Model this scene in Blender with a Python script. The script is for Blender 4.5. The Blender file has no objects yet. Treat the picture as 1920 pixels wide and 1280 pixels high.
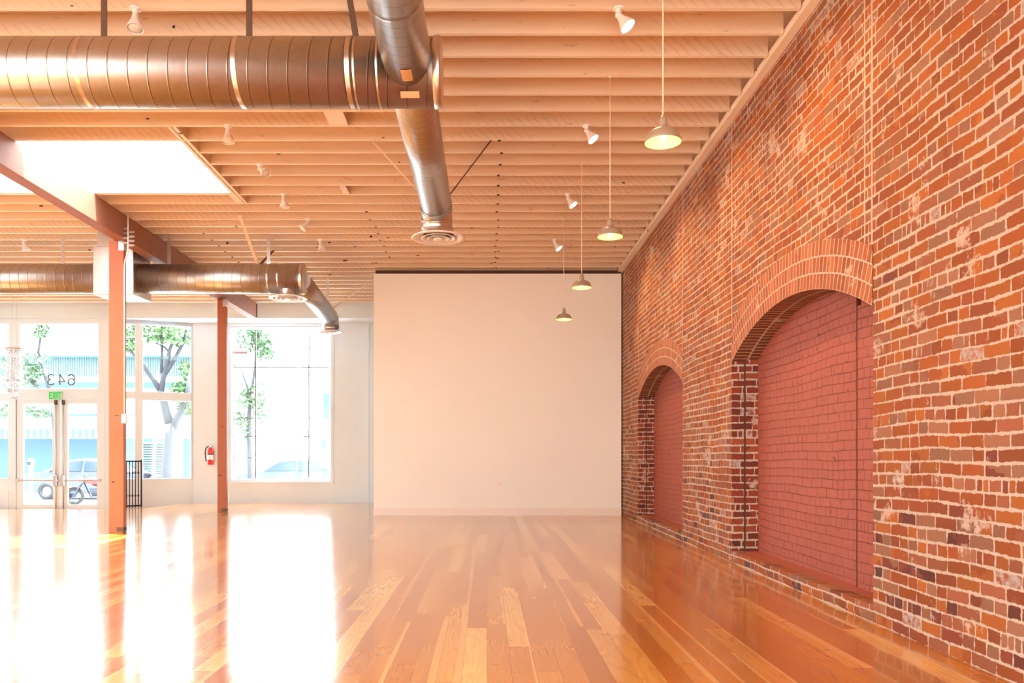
import bpy, math, random
from mathutils import Vector, Matrix
random.seed(7)
S = bpy.context.scene
COL = S.collection
PI = math.pi

# ------------------------------------------------------------------ camera, sky, exposure
F = 1500.0                      # focal length in pixels of the 1920 px frame
CX, CY, EYE = 913.0, 857.0, 1.2
cam_d = bpy.data.cameras.new('camera')
cam_d.sensor_fit = 'HORIZONTAL'; cam_d.sensor_width = 36.0
cam_d.lens = F / 1920 * 36
cam_d.shift_x = (960 - CX) / 1920
cam_d.shift_y = (CY - 640) / 1920
cam_d.clip_start = 0.05; cam_d.clip_end = 300
cam = bpy.data.objects.new('camera', cam_d)
cam.location = (0, 0, EYE); cam.rotation_euler = (PI / 2, 0, 0)
COL.objects.link(cam); S.camera = cam

S.view_settings.view_transform = 'Standard'
S.view_settings.look = 'None'
S.view_settings.exposure = 1.66
S.view_settings.gamma = 1.0
S.view_settings.use_curve_mapping = False
S.cycles.max_bounces = 10
S.cycles.diffuse_bounces = 6
S.cycles.glossy_bounces = 4
S.cycles.transparent_max_bounces = 12
S.cycles.sample_clamp_indirect = 8.0

SKY_FRONT = 5.6
SKY_TOP = 9.0
SKY_BACK = 1.9
SUN = 13.0
W = bpy.data.worlds.new('sky'); S.world = W; W.use_nodes = True
wn, wl = W.node_tree.nodes, W.node_tree.links
wn.clear()
tc = wn.new('ShaderNodeTexCoord'); sep = wn.new('ShaderNodeSeparateXYZ')
wl.new(tc.outputs['Generated'], sep.inputs[0])
mr = wn.new('ShaderNodeMapRange'); mr.inputs[1].default_value = -0.45; mr.inputs[2].default_value = 0.35
wl.new(sep.outputs[1], mr.inputs[0])
mx = wn.new('ShaderNodeMix'); mx.data_type = 'RGBA'
wl.new(mr.outputs[0], mx.inputs[0])
mx.inputs[6].default_value = (SKY_BACK, SKY_BACK * .95, SKY_BACK * .86, 1)      # low warm evening side
mx.inputs[7].default_value = (SKY_FRONT * .87, SKY_FRONT, SKY_FRONT * 1.10, 1)   # bright white overcast side
mt = wn.new('ShaderNodeMapRange'); mt.inputs[1].default_value = 0.55; mt.inputs[2].default_value = 0.9
wl.new(sep.outputs[2], mt.inputs[0])
mx2 = wn.new('ShaderNodeMix'); mx2.data_type = 'RGBA'
wl.new(mt.outputs[0], mx2.inputs[0]); wl.new(mx.outputs[2], mx2.inputs[6])
mx2.inputs[7].default_value = (SKY_TOP * .87, SKY_TOP, SKY_TOP * 1.08, 1)
bg = wn.new('ShaderNodeBackground'); wo = wn.new('ShaderNodeOutputWorld')
wl.new(mx2.outputs[2], bg.inputs[0]); wl.new(bg.outputs[0], wo.inputs[0])


sun_d = bpy.data.lights.new('sun', 'SUN'); sun_d.energy = SUN; sun_d.angle = math.radians(1.5); sun_d.color = (.86, 1, 1.08)
sun = bpy.data.objects.new('sun', sun_d); COL.objects.link(sun)
sun.rotation_euler = Vector((-1.4, .7, -5.0)).to_track_quat('-Z', 'Y').to_euler()


def P(px, py, d):
    """pixel at depth d -> world point"""
    return Vector(((px - CX) * d / F, d, EYE + (CY - py) * d / F))


# ------------------------------------------------------------------ materials
class NT:
    def __init__(s, name):
        s.m = bpy.data.materials.new(name); s.m.use_nodes = True
        s.n = s.m.node_tree.nodes; s.l = s.m.node_tree.links
        s.b = s.n['Principled BSDF']

    def set(s, node, i, v):
        if isinstance(v, bpy.types.NodeSocket): s.l.new(v, node.inputs[i])
        elif v is not None: node.inputs[i].default_value = v

    def math(s, op, a, b=None, c=None, clamp=False):
        n = s.n.new('ShaderNodeMath'); n.operation = op; n.use_clamp = clamp
        s.set(n, 0, a); s.set(n, 1, b); s.set(n, 2, c)
        return n.outputs[0]

    def maprange(s, v, a, b, c=0.0, d=1.0, smooth=False):
        n = s.n.new('ShaderNodeMapRange')
        if smooth: n.interpolation_type = 'SMOOTHSTEP'
        s.set(n, 0, v); s.set(n, 1, a); s.set(n, 2, b); s.set(n, 3, c); s.set(n, 4, d)
        return n.outputs[0]

    def mix(s, f, a, b, mode='MIX'):
        n = s.n.new('ShaderNodeMix'); n.data_type = 'RGBA'; n.blend_type = mode
        s.set(n, 0, f)
        for i, v in ((6, a), (7, b)):
            if isinstance(v, tuple) and len(v) == 3: v = v + (1,)
            s.set(n, i, v)
        return n.outputs[2]

    def coord(s, which='Object'):
        return s.n.new('ShaderNodeTexCoord').outputs[which]

    def sep(s, v):
        n = s.n.new('ShaderNodeSeparateXYZ'); s.l.new(v, n.inputs[0]); return n.outputs

    def comb(s, x=0.0, y=0.0, z=0.0):
        n = s.n.new('ShaderNodeCombineXYZ'); s.set(n, 0, x); s.set(n, 1, y); s.set(n, 2, z); return n.outputs[0]

    def noise(s, vec, scale=5.0, detail=2.0, rough=0.5):
        n = s.n.new('ShaderNodeTexNoise'); s.l.new(vec, n.inputs['Vector'])
        n.inputs['Scale'].default_value = scale; n.inputs['Detail'].default_value = detail
        n.inputs['Roughness'].default_value = rough
        return n.outputs[0]

    def white(s, vec):
        n = s.n.new('ShaderNodeTexWhiteNoise'); n.noise_dimensions = '3D'
        s.l.new(vec, n.inputs['Vector']); return n.outputs['Value']

    def mapping(s, v, scale=(1, 1, 1), loc=(0, 0, 0)):
        n = s.n.new('ShaderNodeMapping'); s.l.new(v, n.inputs[0])
        n.inputs['Scale'].default_value = scale; n.inputs['Location'].default_value = loc
        return n.outputs[0]

    def ramp(s, f, stops, const=False):
        n = s.n.new('ShaderNodeValToRGB'); s.l.new(f, n.inputs[0])
        cr = n.color_ramp
        if const: cr.interpolation = 'CONSTANT'
        while len(cr.elements) < len(stops): cr.elements.new(0.5)
        for e, (p, c) in zip(cr.elements, stops):
            e.position = p; e.color = tuple(c) + (1,)
        return n.outputs[0]

    def bump(s, h, strength=0.3, dist=0.01):
        n = s.n.new('ShaderNodeBump'); s.l.new(h, n.inputs['Height'])
        n.inputs['Strength'].default_value = strength; n.inputs['Distance'].default_value = dist
        s.l.new(n.outputs[0], s.b.inputs['Normal'])

    def out(s, color=None, rough=0.5, metal=0.0, spec=None):
        if color is not None:
            if isinstance(color, tuple) and len(color) == 3: color = color + (1,)
            s.set(s.b, 'Base Color', color)
        s.set(s.b, 'Roughness', rough); s.set(s.b, 'Metallic', metal)
        if spec is not None: s.b.inputs['Specular IOR Level'].default_value = spec
        return s.m


def plain(name, col, rough=0.5, metal=0.0, var=0.06, scale=6.0, emit=None, estr=0.0, bump=0.0):
    t = NT(name)
    n = t.noise(t.coord(), scale, 3)
    c = t.mix(n, tuple(x * (1 - var) for x in col), tuple(min(1, x * (1 + var)) for x in col))
    m = t.out(c, rough, metal)
    if bump: t.bump(n, bump, 0.01)
    if emit:
        t.b.inputs['Emission Color'].default_value = emit + (1,)
        t.b.inputs['Emission Strength'].default_value = estr
    return m


def mat_brick(name, mode='wall', joints=(), tone=1.0, dark=0.0):
    """mode wall: u = Y + X, v = Z.  mode ring: UV.  mode paint: painted-over bricks"""
    t = NT(name)
    if mode == 'ring':
        uv = t.sep(t.coord('UV')); u, v = uv[0], uv[1]
        ch, ln, hd = 0.136, 0.072, 0.072
        vec = t.comb(u, v, 0.0)
    else:
        o = t.sep(t.coord('Object'))
        u = t.math('ADD', o[0], o[1]); v = o[2]
        ch, ln, hd = 0.0835, 0.226, 0.114
        vec = t.coord('Object')
    wu = t.noise(vec, 11, 3); wv = t.noise(t.mapping(vec, loc=(7, 3, 11)), 10, 3)
    wl_ = t.noise(t.mapping(vec, loc=(1, 13, 5)), 1.3, 1)
    u1 = t.math('ADD', u, t.math('MULTIPLY', t.math('SUBTRACT', wu, .5), .012))
    v1 = t.math('ADD', v, t.math('MULTIPLY', t.math('SUBTRACT', wv, .5), .010))
    v1 = t.math('ADD', v1, t.math('MULTIPLY', t.math('SUBTRACT', wl_, .5), .05 if mode != 'ring' else .01))
    vr = t.math('DIVIDE', v1, ch); row = t.math('FLOOR', vr); fv = t.math('FRACT', vr)
    ishead = t.math('COMPARE', t.math('MODULO', t.math('ADD', row, 60.0), 5.0), 2.0, 0.1)
    blen = t.math('ADD', ln, t.math('MULTIPLY', ishead, hd - ln))
    rrow = t.white(t.comb(row, 3.3, 1.7))
    uo = t.math('ADD', t.math('DIVIDE', u1, blen), t.math('ADD', t.math('MULTIPLY', row, .5), t.math('MULTIPLY', rrow, .35)))
    col = t.math('FLOOR', uo); fu = t.math('FRACT', uo)
    # some stretchers split into two headers
    rsplit = t.white(t.comb(col, row, 9.1))
    split = t.math('GREATER_THAN', rsplit, .86 if mode != 'ring' else 2.0)
    fu2 = t.math('FRACT', t.math('MULTIPLY', fu, 2.0))
    half = t.math('MULTIPLY', split, t.math('FLOOR', t.math('MULTIPLY', fu, 2.0)))
    r1 = t.white(t.comb(col, row, t.math('MULTIPLY', half, 5.0)))
    r2 = t.white(t.comb(row, col, t.math('ADD', half, 4.4)))
    du1 = t.math('MULTIPLY', t.math('MINIMUM', fu, t.math('SUBTRACT', 1.0, fu)), blen)
    du2 = t.math('MULTIPLY', t.math('MINIMUM', fu2, t.math('SUBTRACT', 1.0, fu2)), t.math('MULTIPLY', blen, .5))
    du = t.math('ADD', t.math('MULTIPLY', du1, t.math('SUBTRACT', 1.0, split)), t.math('MULTIPLY', du2, split))
    if mode == 'wall': du = t.math('ADD', du, .0030)
    dv = t.math('MULTIPLY', t.math('MINIMUM', fv, t.math('SUBTRACT', 1.0, fv)), ch)
    dd = t.math('SMOOTH_MIN', du, dv, .012)
    rag = t.noise(t.mapping(vec, loc=(2, 2, 2)), 24, 4, .72)
    big = t.noise(t.mapping(vec, loc=(5, 8, 2)), 2.2, 3, .6)
    if mode == 'paint':
        m0 = t.math('ADD', .0004, t.math('MULTIPLY', rag, .0040))
    elif mode == 'ring':
        m0 = t.math('ADD', .0010, t.math('MULTIPLY', rag, .0075))
    else:
        m0 = t.math('ADD', t.math('MULTIPLY', t.math('SUBTRACT', rag, .25), .028), t.math('MULTIPLY', t.math('SUBTRACT', big, .53), .024))
        m0 = t.math('MAXIMUM', m0, .0012)
    mask = t.maprange(dd, m0, t.math('ADD', m0, .0035), smooth=True)
    # joints that run straight up the wall beside the former openings
    if joints:
        ju = t.math('ADD', u1, -XW)
        d = None
        for y, half_w in joints:
            a = t.math('SUBTRACT', t.math('ABSOLUTE', t.math('SUBTRACT', ju, y)), half_w)
            d = a if d is None else t.math('MINIMUM', d, a)
        d = t.math('SUBTRACT', d, t.math('MULTIPLY', rag, .016))
        jm = t.maprange(d, -.004, .004)
        up = t.math('LESS_THAN', v, 2.25)
        low = t.math('LESS_THAN', v, 4.75)
        jm = t.math('MAXIMUM', jm, up)
        mask = t.math('MULTIPLY', mask, jm)
    fine = t.noise(vec, 55, 4, .7)
    if mode == 'paint':
        base = t.mix(big, (.33, .080, .050), (.40, .105, .068))
        base = t.mix(t.math('MULTIPLY', fine, .25), base, (.40, .10, .07))
        pits = t.maprange(t.noise(t.mapping(vec, loc=(4, 1, 9)), 17, 1), .735, .76)
        base = t.mix(pits, base, (.10, .025, .015))
        edge = t.noise(t.mapping(vec, loc=(9, 9, 1)), 5, 2)
        line = t.math('MULTIPLY', t.math('SUBTRACT', 1.0, mask), t.maprange(edge, .38, .62, .15, 1.0))
        c = t.mix(t.math('MULTIPLY', line, .7), base, (.17, .032, .016))
        m = t.out(c, .62)
        h = t.math('ADD', mask, t.math('MULTIPLY', fine, .35))
        h = t.math('ADD', h, t.math('MULTIPLY', r1, .5))
        t.bump(h, .8, .012)
        return m
    sel = t.math('ADD', t.math('MULTIPLY', r1, .84), t.math('MULTIPLY', t.math('SUBTRACT', big, .5), .30))
    if mode == 'wall':
        zz = t.maprange(v, 1.6, .3, 0.0, .20)             # more salvaged tan and dark bricks low down
        sel = t.math('ADD', sel, zz)
    stops = [(0.0, (.59, .145, .014)), (.14, (.51, .115, .013)), (.28, (.63, .172, .020)), (.40, (.46, .104, .022)),
             (.54, (.50, .150, .060)), (.66, (.52, .205, .098)), (.78, (.47, .20, .105)), (.86, (.34, .068, .030)),
             (.93, (.21, .042, .026)), (.985, (.17, .06, .055))]
    if mode == 'ring':
        stops = [(0.0, (.58, .15, .038)), (.3, (.50, .125, .034)), (.6, (.60, .185, .055)), (.85, (.52, .19, .075)), (.97, (.42, .12, .05))]
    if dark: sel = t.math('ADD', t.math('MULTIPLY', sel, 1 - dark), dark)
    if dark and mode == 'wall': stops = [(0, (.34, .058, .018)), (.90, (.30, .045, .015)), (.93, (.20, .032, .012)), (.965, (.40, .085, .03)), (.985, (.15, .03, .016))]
    bc = t.ramp(sel, stops, const=True)
    val = t.math('ADD', .80 * tone, t.math('MULTIPLY', r2, .35 * tone))
    val = t.math('ADD', val, t.math('MULTIPLY', t.math('SUBTRACT', fine, .5), .5 * tone))
    bc = t.mix(1.0, bc, t.comb(val, val, val), 'MULTIPLY')
    # traces of plaster and grey paint left on single bricks
    if mode == 'wall':
        grey = t.math('MULTIPLY', t.math('GREATER_THAN', r2, .972), t.maprange(rag, .4, .6))
        bc = t.mix(grey, bc, (.40, .36, .34))
    wash = t.noise(t.mapping(vec, loc=(31, 17, 2)), 2.6, 5, .68)
    wm = t.maprange(wash, .605, .65)
    wm = t.math('MULTIPLY', wm, t.maprange(rag, .36, .5))
    bc = t.mix(t.math('MULTIPLY', wm, .75), bc, (.60, .48, .39))
    mort = t.mix(fine, (.42, .32, .245), (.60, .485, .395))
    c = t.mix(mask, mort, bc)
    m = t.out(c, t.math('ADD', .62, t.math('MULTIPLY', fine, .25)))
    h = t.math('ADD', mask, t.math('MULTIPLY', fine, .30))
    h = t.math('ADD', h, t.math('MULTIPLY', wm, .3))
    t.bump(h, .6, .008)
    return m


def mat_floor():
    t = NT('fir_plank_floor')
    o = t.sep(t.coord('Object'))
    pw, pl = .138, 2.3
    a = t.math('DIVIDE', o[0], pw); ci = t.math('FLOOR', a); fx = t.math('FRACT', a)
    off = t.math('MULTIPLY', t.white(t.comb(ci, 2.2, 0.0)), 9.0)
    b = t.math('ADD', t.math('DIVIDE', o[1], pl), off); ri = t.math('FLOOR', b); fy = t.math('FRACT', b)
    r = t.white(t.comb(ci, ri, 1.0)); r2 = t.white(t.comb(ri, ci, 5.0))
    gx = t.math('ADD', o[0], t.math('MULTIPLY', r, 37.0))
    gv = t.comb(t.math('MULTIPLY', gx, 7.0), t.math('ADD', t.math('MULTIPLY', o[1], .55), t.math('MULTIPLY', r2, 19.0)), r)
    g1 = t.noise(gv, 1.0, 2, .5)
    rings = t.math('FRACT', t.math('MULTIPLY', g1, 12.0))
    rings = t.math('MULTIPLY', t.math('ABSOLUTE', t.math('SUBTRACT', rings, .5)), 2.0)
    rings = t.maprange(rings, .35, 1.0, smooth=True)
    gf = t.noise(t.comb(t.math('MULTIPLY', gx, 90.0), t.math('MULTIPLY', o[1], 2.0), r), 1.0, 2, .6)
    # light sapwood edges on some boards
    sapn = t.noise(t.comb(t.math('MULTIPLY', r, 50.0), t.math('MULTIPLY', o[1], .5), ri), 1.0, 1)
    sap = t.math('GREATER_THAN', t.math('ADD', fx, t.math('MULTIPLY', t.math('SUBTRACT', sapn, .5), .35)), t.math('ADD', .62, t.math('MULTIPLY', r2, .7)))
    base = t.ramp(r, [(0, (.34, .095, .008)), (.18, (.45, .150, .014)), (.40, (.53, .20, .024)), (.58, (.38, .115, .010)), (.76, (.62, .285, .055)), (.92, (.72, .40, .11))])
    base = t.mix(t.math('MULTIPLY', rings, .26), base, (.36, .095, .014))
    base = t.mix(t.math('MULTIPLY', sap, .60), base, (.72, .37, .11))
    base = t.mix(t.math('MULTIPLY', t.math('SUBTRACT', gf, .3), .30), base, (.30, .06, .01))
    ck = t.noise(t.comb(t.math('MULTIPLY', o[0], 5.5), t.math('MULTIPLY', o[1], 15.0), t.math('MULTIPLY', r, 3.0)), 1.0, 2, .5)
    ckm = t.math('MULTIPLY', t.maprange(ck, .70, .76), .55)
    base = t.mix(ckm, base, (.12, .022, .004))
    ex = t.math('MULTIPLY', t.math('MINIMUM', fx, t.math('SUBTRACT', 1.0, fx)), pw)
    ey = t.math('MULTIPLY', t.math('MINIMUM', fy, t.math('SUBTRACT', 1.0, fy)), pl)
    e = t.math('MINIMUM', ex, ey)
    gap = t.maprange(e, .0006, .0016)
    base = t.mix(t.math('MULTIPLY', t.math('SUBTRACT', 1.0, gap), .6), base, (.12, .03, .006))
    m = t.out(base, t.math('ADD', .12, t.math('MULTIPLY', gf, .07)))
    t.b.inputs['IOR'].default_value = 1.55
    t.b.inputs['Coat Weight'].default_value = .45
    t.b.inputs['Coat Roughness'].default_value = .07
    wav = t.noise(t.mapping(t.coord(), (2.2, 1.4, 1)), 2.0, 2)
    cup = t.math('MULTIPLY', ex, 2.5)
    h = t.math('ADD', t.math('MULTIPLY', wav, .6), t.math('ADD', cup, t.math('MULTIPLY', gap, .12)))
    h = t.math('ADD', h, t.math('MULTIPLY', r2, .22))
    t.bump(h, .16, .004)
    return m


def mat_wood(name, c1, c2, dark, axis=0, rough=.6, stain=.72, kerf=False):
    """axis: the grain direction (0 X, 1 Y, 2 Z)"""
    t = NT(name)
    o = t.coord('Object')
    sc = [14, 14, 14]; sc[axis] = .8
    g = t.noise(t.mapping(o, tuple(sc)), 1.6, 4, .6)
    l = t.noise(t.mapping(o, tuple(.35 if i == axis else 2.0 for i in range(3))), 1.0, 2)
    c = t.mix(g, c1, c2)
    c = t.mix(t.maprange(l, .3, .75), c, tuple(x * .86 for x in c1))
    st = t.noise(t.mapping(o, tuple(2.2 if i == axis else 9.0 for i in range(3)), (3, 7, 1)), 1.7, 5, .7)
    sm = t.maprange(st, stain - .06, stain + .05)
    if kerf:
        w = t.n.new('ShaderNodeTexWave'); w.inputs['Scale'].default_value = 6
        w.inputs['Distortion'].default_value = 3; w.bands_direction = 'DIAGONAL'
        t.l.new(o, w.inputs['Vector'])
        area = t.maprange(t.noise(t.mapping(o, (.5, .8, 3)), 1.0, 1), .52, .62)
        sm = t.math('MAXIMUM', sm, t.math('MULTIPLY', t.math('MULTIPLY', area, t.maprange(w.outputs[1], .78, .95)), .22))
    c = t.mix(t.math('MULTIPLY', sm, .8), c, dark)
    nail = t.noise(t.mapping(o, (2.5, 2.5, 6), (1, 5, 3)), 3.0, 0)
    c = t.mix(t.maprange(nail, .84, .86), c, (.03, .015, .01))
    m = t.out(c, rough)
    t.bump(g, .18, .006)
    return m


def mat_duct(name):
    t = NT(name)
    uv = t.sep(t.coord('UV'))
    f = t.math('FRACT', t.math('ADD', uv[0], uv[1]))
    d = t.math('MINIMUM', f, t.math('SUBTRACT', 1.0, f))
    line = t.maprange(d, .012, .03, 1.0, 0.0)
    ridge = t.maprange(d, .0, .06, 1.0, 0.0, True)
    sp = t.noise(t.coord(), 26, 3, .6)
    lo = t.noise(t.coord(), 3.0, 2)
    c = t.mix(sp, (.48, .465, .455), (.60, .585, .575))
    c = t.mix(t.math('MULTIPLY', line, .75), c, (.16, .13, .11))
    m = t.out(c, t.math('ADD', .30, t.math('MULTIPLY', lo, .12)), 1.0)
    t.bump(t.math('ADD', ridge, t.math('MULTIPLY', lo, .25)), .25, .008)
    return m


def mat_glass(name):
    t = NT(name)
    t.n.remove(t.b)
    tr = t.n.new('ShaderNodeBsdfTransparent'); tr.inputs[0].default_value = (.97, .985, .98, 1)
    gl = t.n.new('ShaderNodeBsdfGlossy'); gl.inputs['Roughness'].default_value = .02
    lw = t.n.new('ShaderNodeLayerWeight'); lw.inputs[0].default_value = .5
    fr = t.math('ADD', .025, t.math('MULTIPLY', t.math('POWER', lw.outputs['Facing'], 5.0), .8))
    ms = t.n.new('ShaderNodeMixShader')
    t.l.new(fr, ms.inputs[0]); t.l.new(tr.outputs[0], ms.inputs[1]); t.l.new(gl.outputs[0], ms.inputs[2])
    t.l.new(ms.outputs[0], t.n['Material Output'].inputs[0])
    return t.m


def mat_leaf(name, a, b):
    t = NT(name)
    n = t.noise(t.coord(), 3.5, 2)
    c = t.mix(n, a, b)
    m = t.out(c, .5)
    t.b.inputs['Subsurface Weight'].default_value = 0
    return m


XW = 2.80                        # inner face of the brick wall
AY = [(5.80, 9.15), (11.45, 14.80)]
JOINTS = [(5.82, .004), (5.93, .002), (9.15, .006), (11.45, .006), (14.80, .006)]

M = {}
M['brick'] = mat_brick('old_brick', 'wall', JOINTS, tone=.56)
M['ring'] = mat_brick('arch_brick', 'ring', tone=.66)
M['jamb'] = mat_brick('dark_jamb_brick', 'wall', tone=.70, dark=.86)  # jamb bricks in a darker maroon than the wall face
M['soffit'] = mat_brick('dark_soffit_brick', 'ring', tone=.36)  # same pattern as the arch ring, in a darker tone
M['paint_brick'] = mat_brick('painted_brick', 'paint')
M['floor'] = mat_floor()
M['joist'] = mat_wood('fir_joist', (.78, .59, .42), (.69, .49, .33), (.24, .10, .05), 0, .7, .70, True)
M['joist_bounce_light'] = mat_wood('cream_joist_bounce_light', (.94, .84, .70), (.88, .77, .62), (.5, .28, .15), 0, .6, .78)  # lighter underside colour: light bounced off the floor, put into the material
M['deck'] = mat_wood('roof_board', (.82, .64, .47), (.74, .55, .38), (.30, .13, .06), 1, .75, .74)
M['trim_wood'] = mat_wood('painted_ledger', (.92, .80, .66), (.86, .72, .57), (.45, .22, .1), 1, .6, .8)
M['post'] = mat_wood('red_fir_post', (.50, .145, .060), (.38, .095, .036), (.16, .028, .012), 2, .5, .76)
M['beam'] = mat_wood('dark_fir_beam', (.36, .145, .085), (.26, .095, .055), (.09, .03, .02), 1, .6, .70)
M['dark_wood'] = mat_wood('dark_stained_wood', (.10, .035, .018), (.06, .02, .012), (.02, .01, .005), 0, .7)
M['wall'] = plain('peach_white_plaster', (.90, .86, .79), .55, var=.015, scale=1.2)
M['white'] = plain('white_paint', (.86, .84, .82), .5, var=.02, scale=2)
M['frame'] = plain('warm_white_frame', (.75, .82, .88), .45, var=.02, scale=3)
M['base'] = plain('white_baseboard', (.86, .76, .67), .4, var=.02)
M['duct'] = mat_duct('spiral_galvanised_duct')
M['metal'] = plain('galvanised_sheet', (.68, .63, .60), .3, 1.0, .08, 14)
M['white_metal'] = plain('white_enamel', (.85, .80, .75), .35, 0, .02)
M['strap'] = plain('dark_steel_strap', (.14, .085, .06), .5, .6, .15, 20)
M['black'] = plain('black_iron', (.02, .02, .03), .5, .4, .1)
M['rubber'] = plain('black_rubber', (.02, .02, .022), .7, 0, .1)
M['chrome'] = plain('brushed_steel', (.55, .50, .48), .3, 1.0, .06, 30)
M['glass'] = mat_glass('window_glass')
M['shade'] = plain('brushed_nickel_shade', (.52, .43, .33), .42, .55, .06, 20)
M['muntin'] = plain('grey_window_bar', (.24, .22, .24), .5, 0, .05)
M['lining'] = plain('cream_shade_lining', (.86, .70, .26), .5, 0, .02)
M['cord'] = plain('cream_cord', (.85, .66, .48), .6, 0, .02)
M['bulb'] = plain('glowing_warm_bulb', (1, .9, .7), .4, 0, 0, emit=(1, .80, .42), estr=6)
M['flood'] = plain('glowing_flood_bulb', (1, .95, .9), .4, 0, 0, emit=(1, .93, .85), estr=7)
M['flood_off'] = plain('frosted_flood_bulb', (.86, .80, .74), .35, 0, .02)
M['exit'] = plain('lit_green_letters', (.01, .40, .08), .5, 0, 0, emit=(.01, .85, .16), estr=.14)
M['exit_face'] = plain('exit_sign_face', (.50, .72, .50), .5, 0, .02)
M['red'] = plain('glossy_red_enamel', (.70, .035, .04), .3, 0, .05)
M['label_white'] = plain('white_label', (.86, .84, .82), .5, 0, .02)
M['crystal'] = plain('pearly_crystal', (.92, .90, .90), .25, 0, .05, 30)
M['crystal'].node_tree.nodes['Principled BSDF'].inputs['Transmission Weight'].default_value = .55
M['tape'] = plain('kraft_tape', (.66, .40, .22), .6, 0, .03)
M['stone'] = plain('pale_concrete', (.56, .56, .56), .8, 0, .08, 4)
M['asphalt'] = plain('sunlit_asphalt', (.36, .37, .38), .8, 0, .1, 5)
M['teal'] = plain('teal_stucco', (.046, .098, .132), .7, 0, .06, 3)
M['teal_dark'] = plain('deep_teal_door', (.025, .065, .10), .6, 0, .08, 3)
M['teal_pale'] = plain('pale_teal_metal', (.10, .155, .17), .6, 0, .08, 3)
M['teal_shutter'] = plain('teal_shutter', (.032, .066, .080), .6, 0, .06, 3)
M['bwhite'] = plain('white_stucco', (.80, .80, .78), .7, 0, .03, 3)
M['bcream'] = plain('cream_stucco', (.80, .74, .62), .7, 0, .04, 3)
M['bblue'] = plain('slate_blue_panel', (.05, .085, .12), .6, 0, .1, 3)
M['bark'] = plain('pale_grey_bark', (.045, .046, .054), .85, 0, .2, 5, bump=.12)
M['leaf'] = mat_leaf('fresh_green_leaves', (.035, .10, .02), (.08, .17, .04))
M['leaf_pale'] = mat_leaf('dusty_green_leaves', (.05, .11, .05), (.11, .18, .09))
M['car_silver'] = plain('silver_car_paint', (.07, .08, .095), .3, .3, .02)
M['car_white'] = plain('pale_blue_car_paint', (.075, .095, .11), .3, .2, .02)
M['car_glass'] = plain('car_window', (.025, .04, .055), .1, 0, .05)
M['taillight'] = plain('red_taillight', (.55, .06, .06), .3, 0, .05)
M['engine'] = plain('grimy_engine_metal', (.05, .06, .085), .5, .5, .3, 20)
M['paint_dark'] = plain('dark_red_crack', (.13, .03, .02), .8)
M['sign_red'] = plain('faded_red_sign', (.05, .012, .010), .6, 0, .2, 40)


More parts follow.
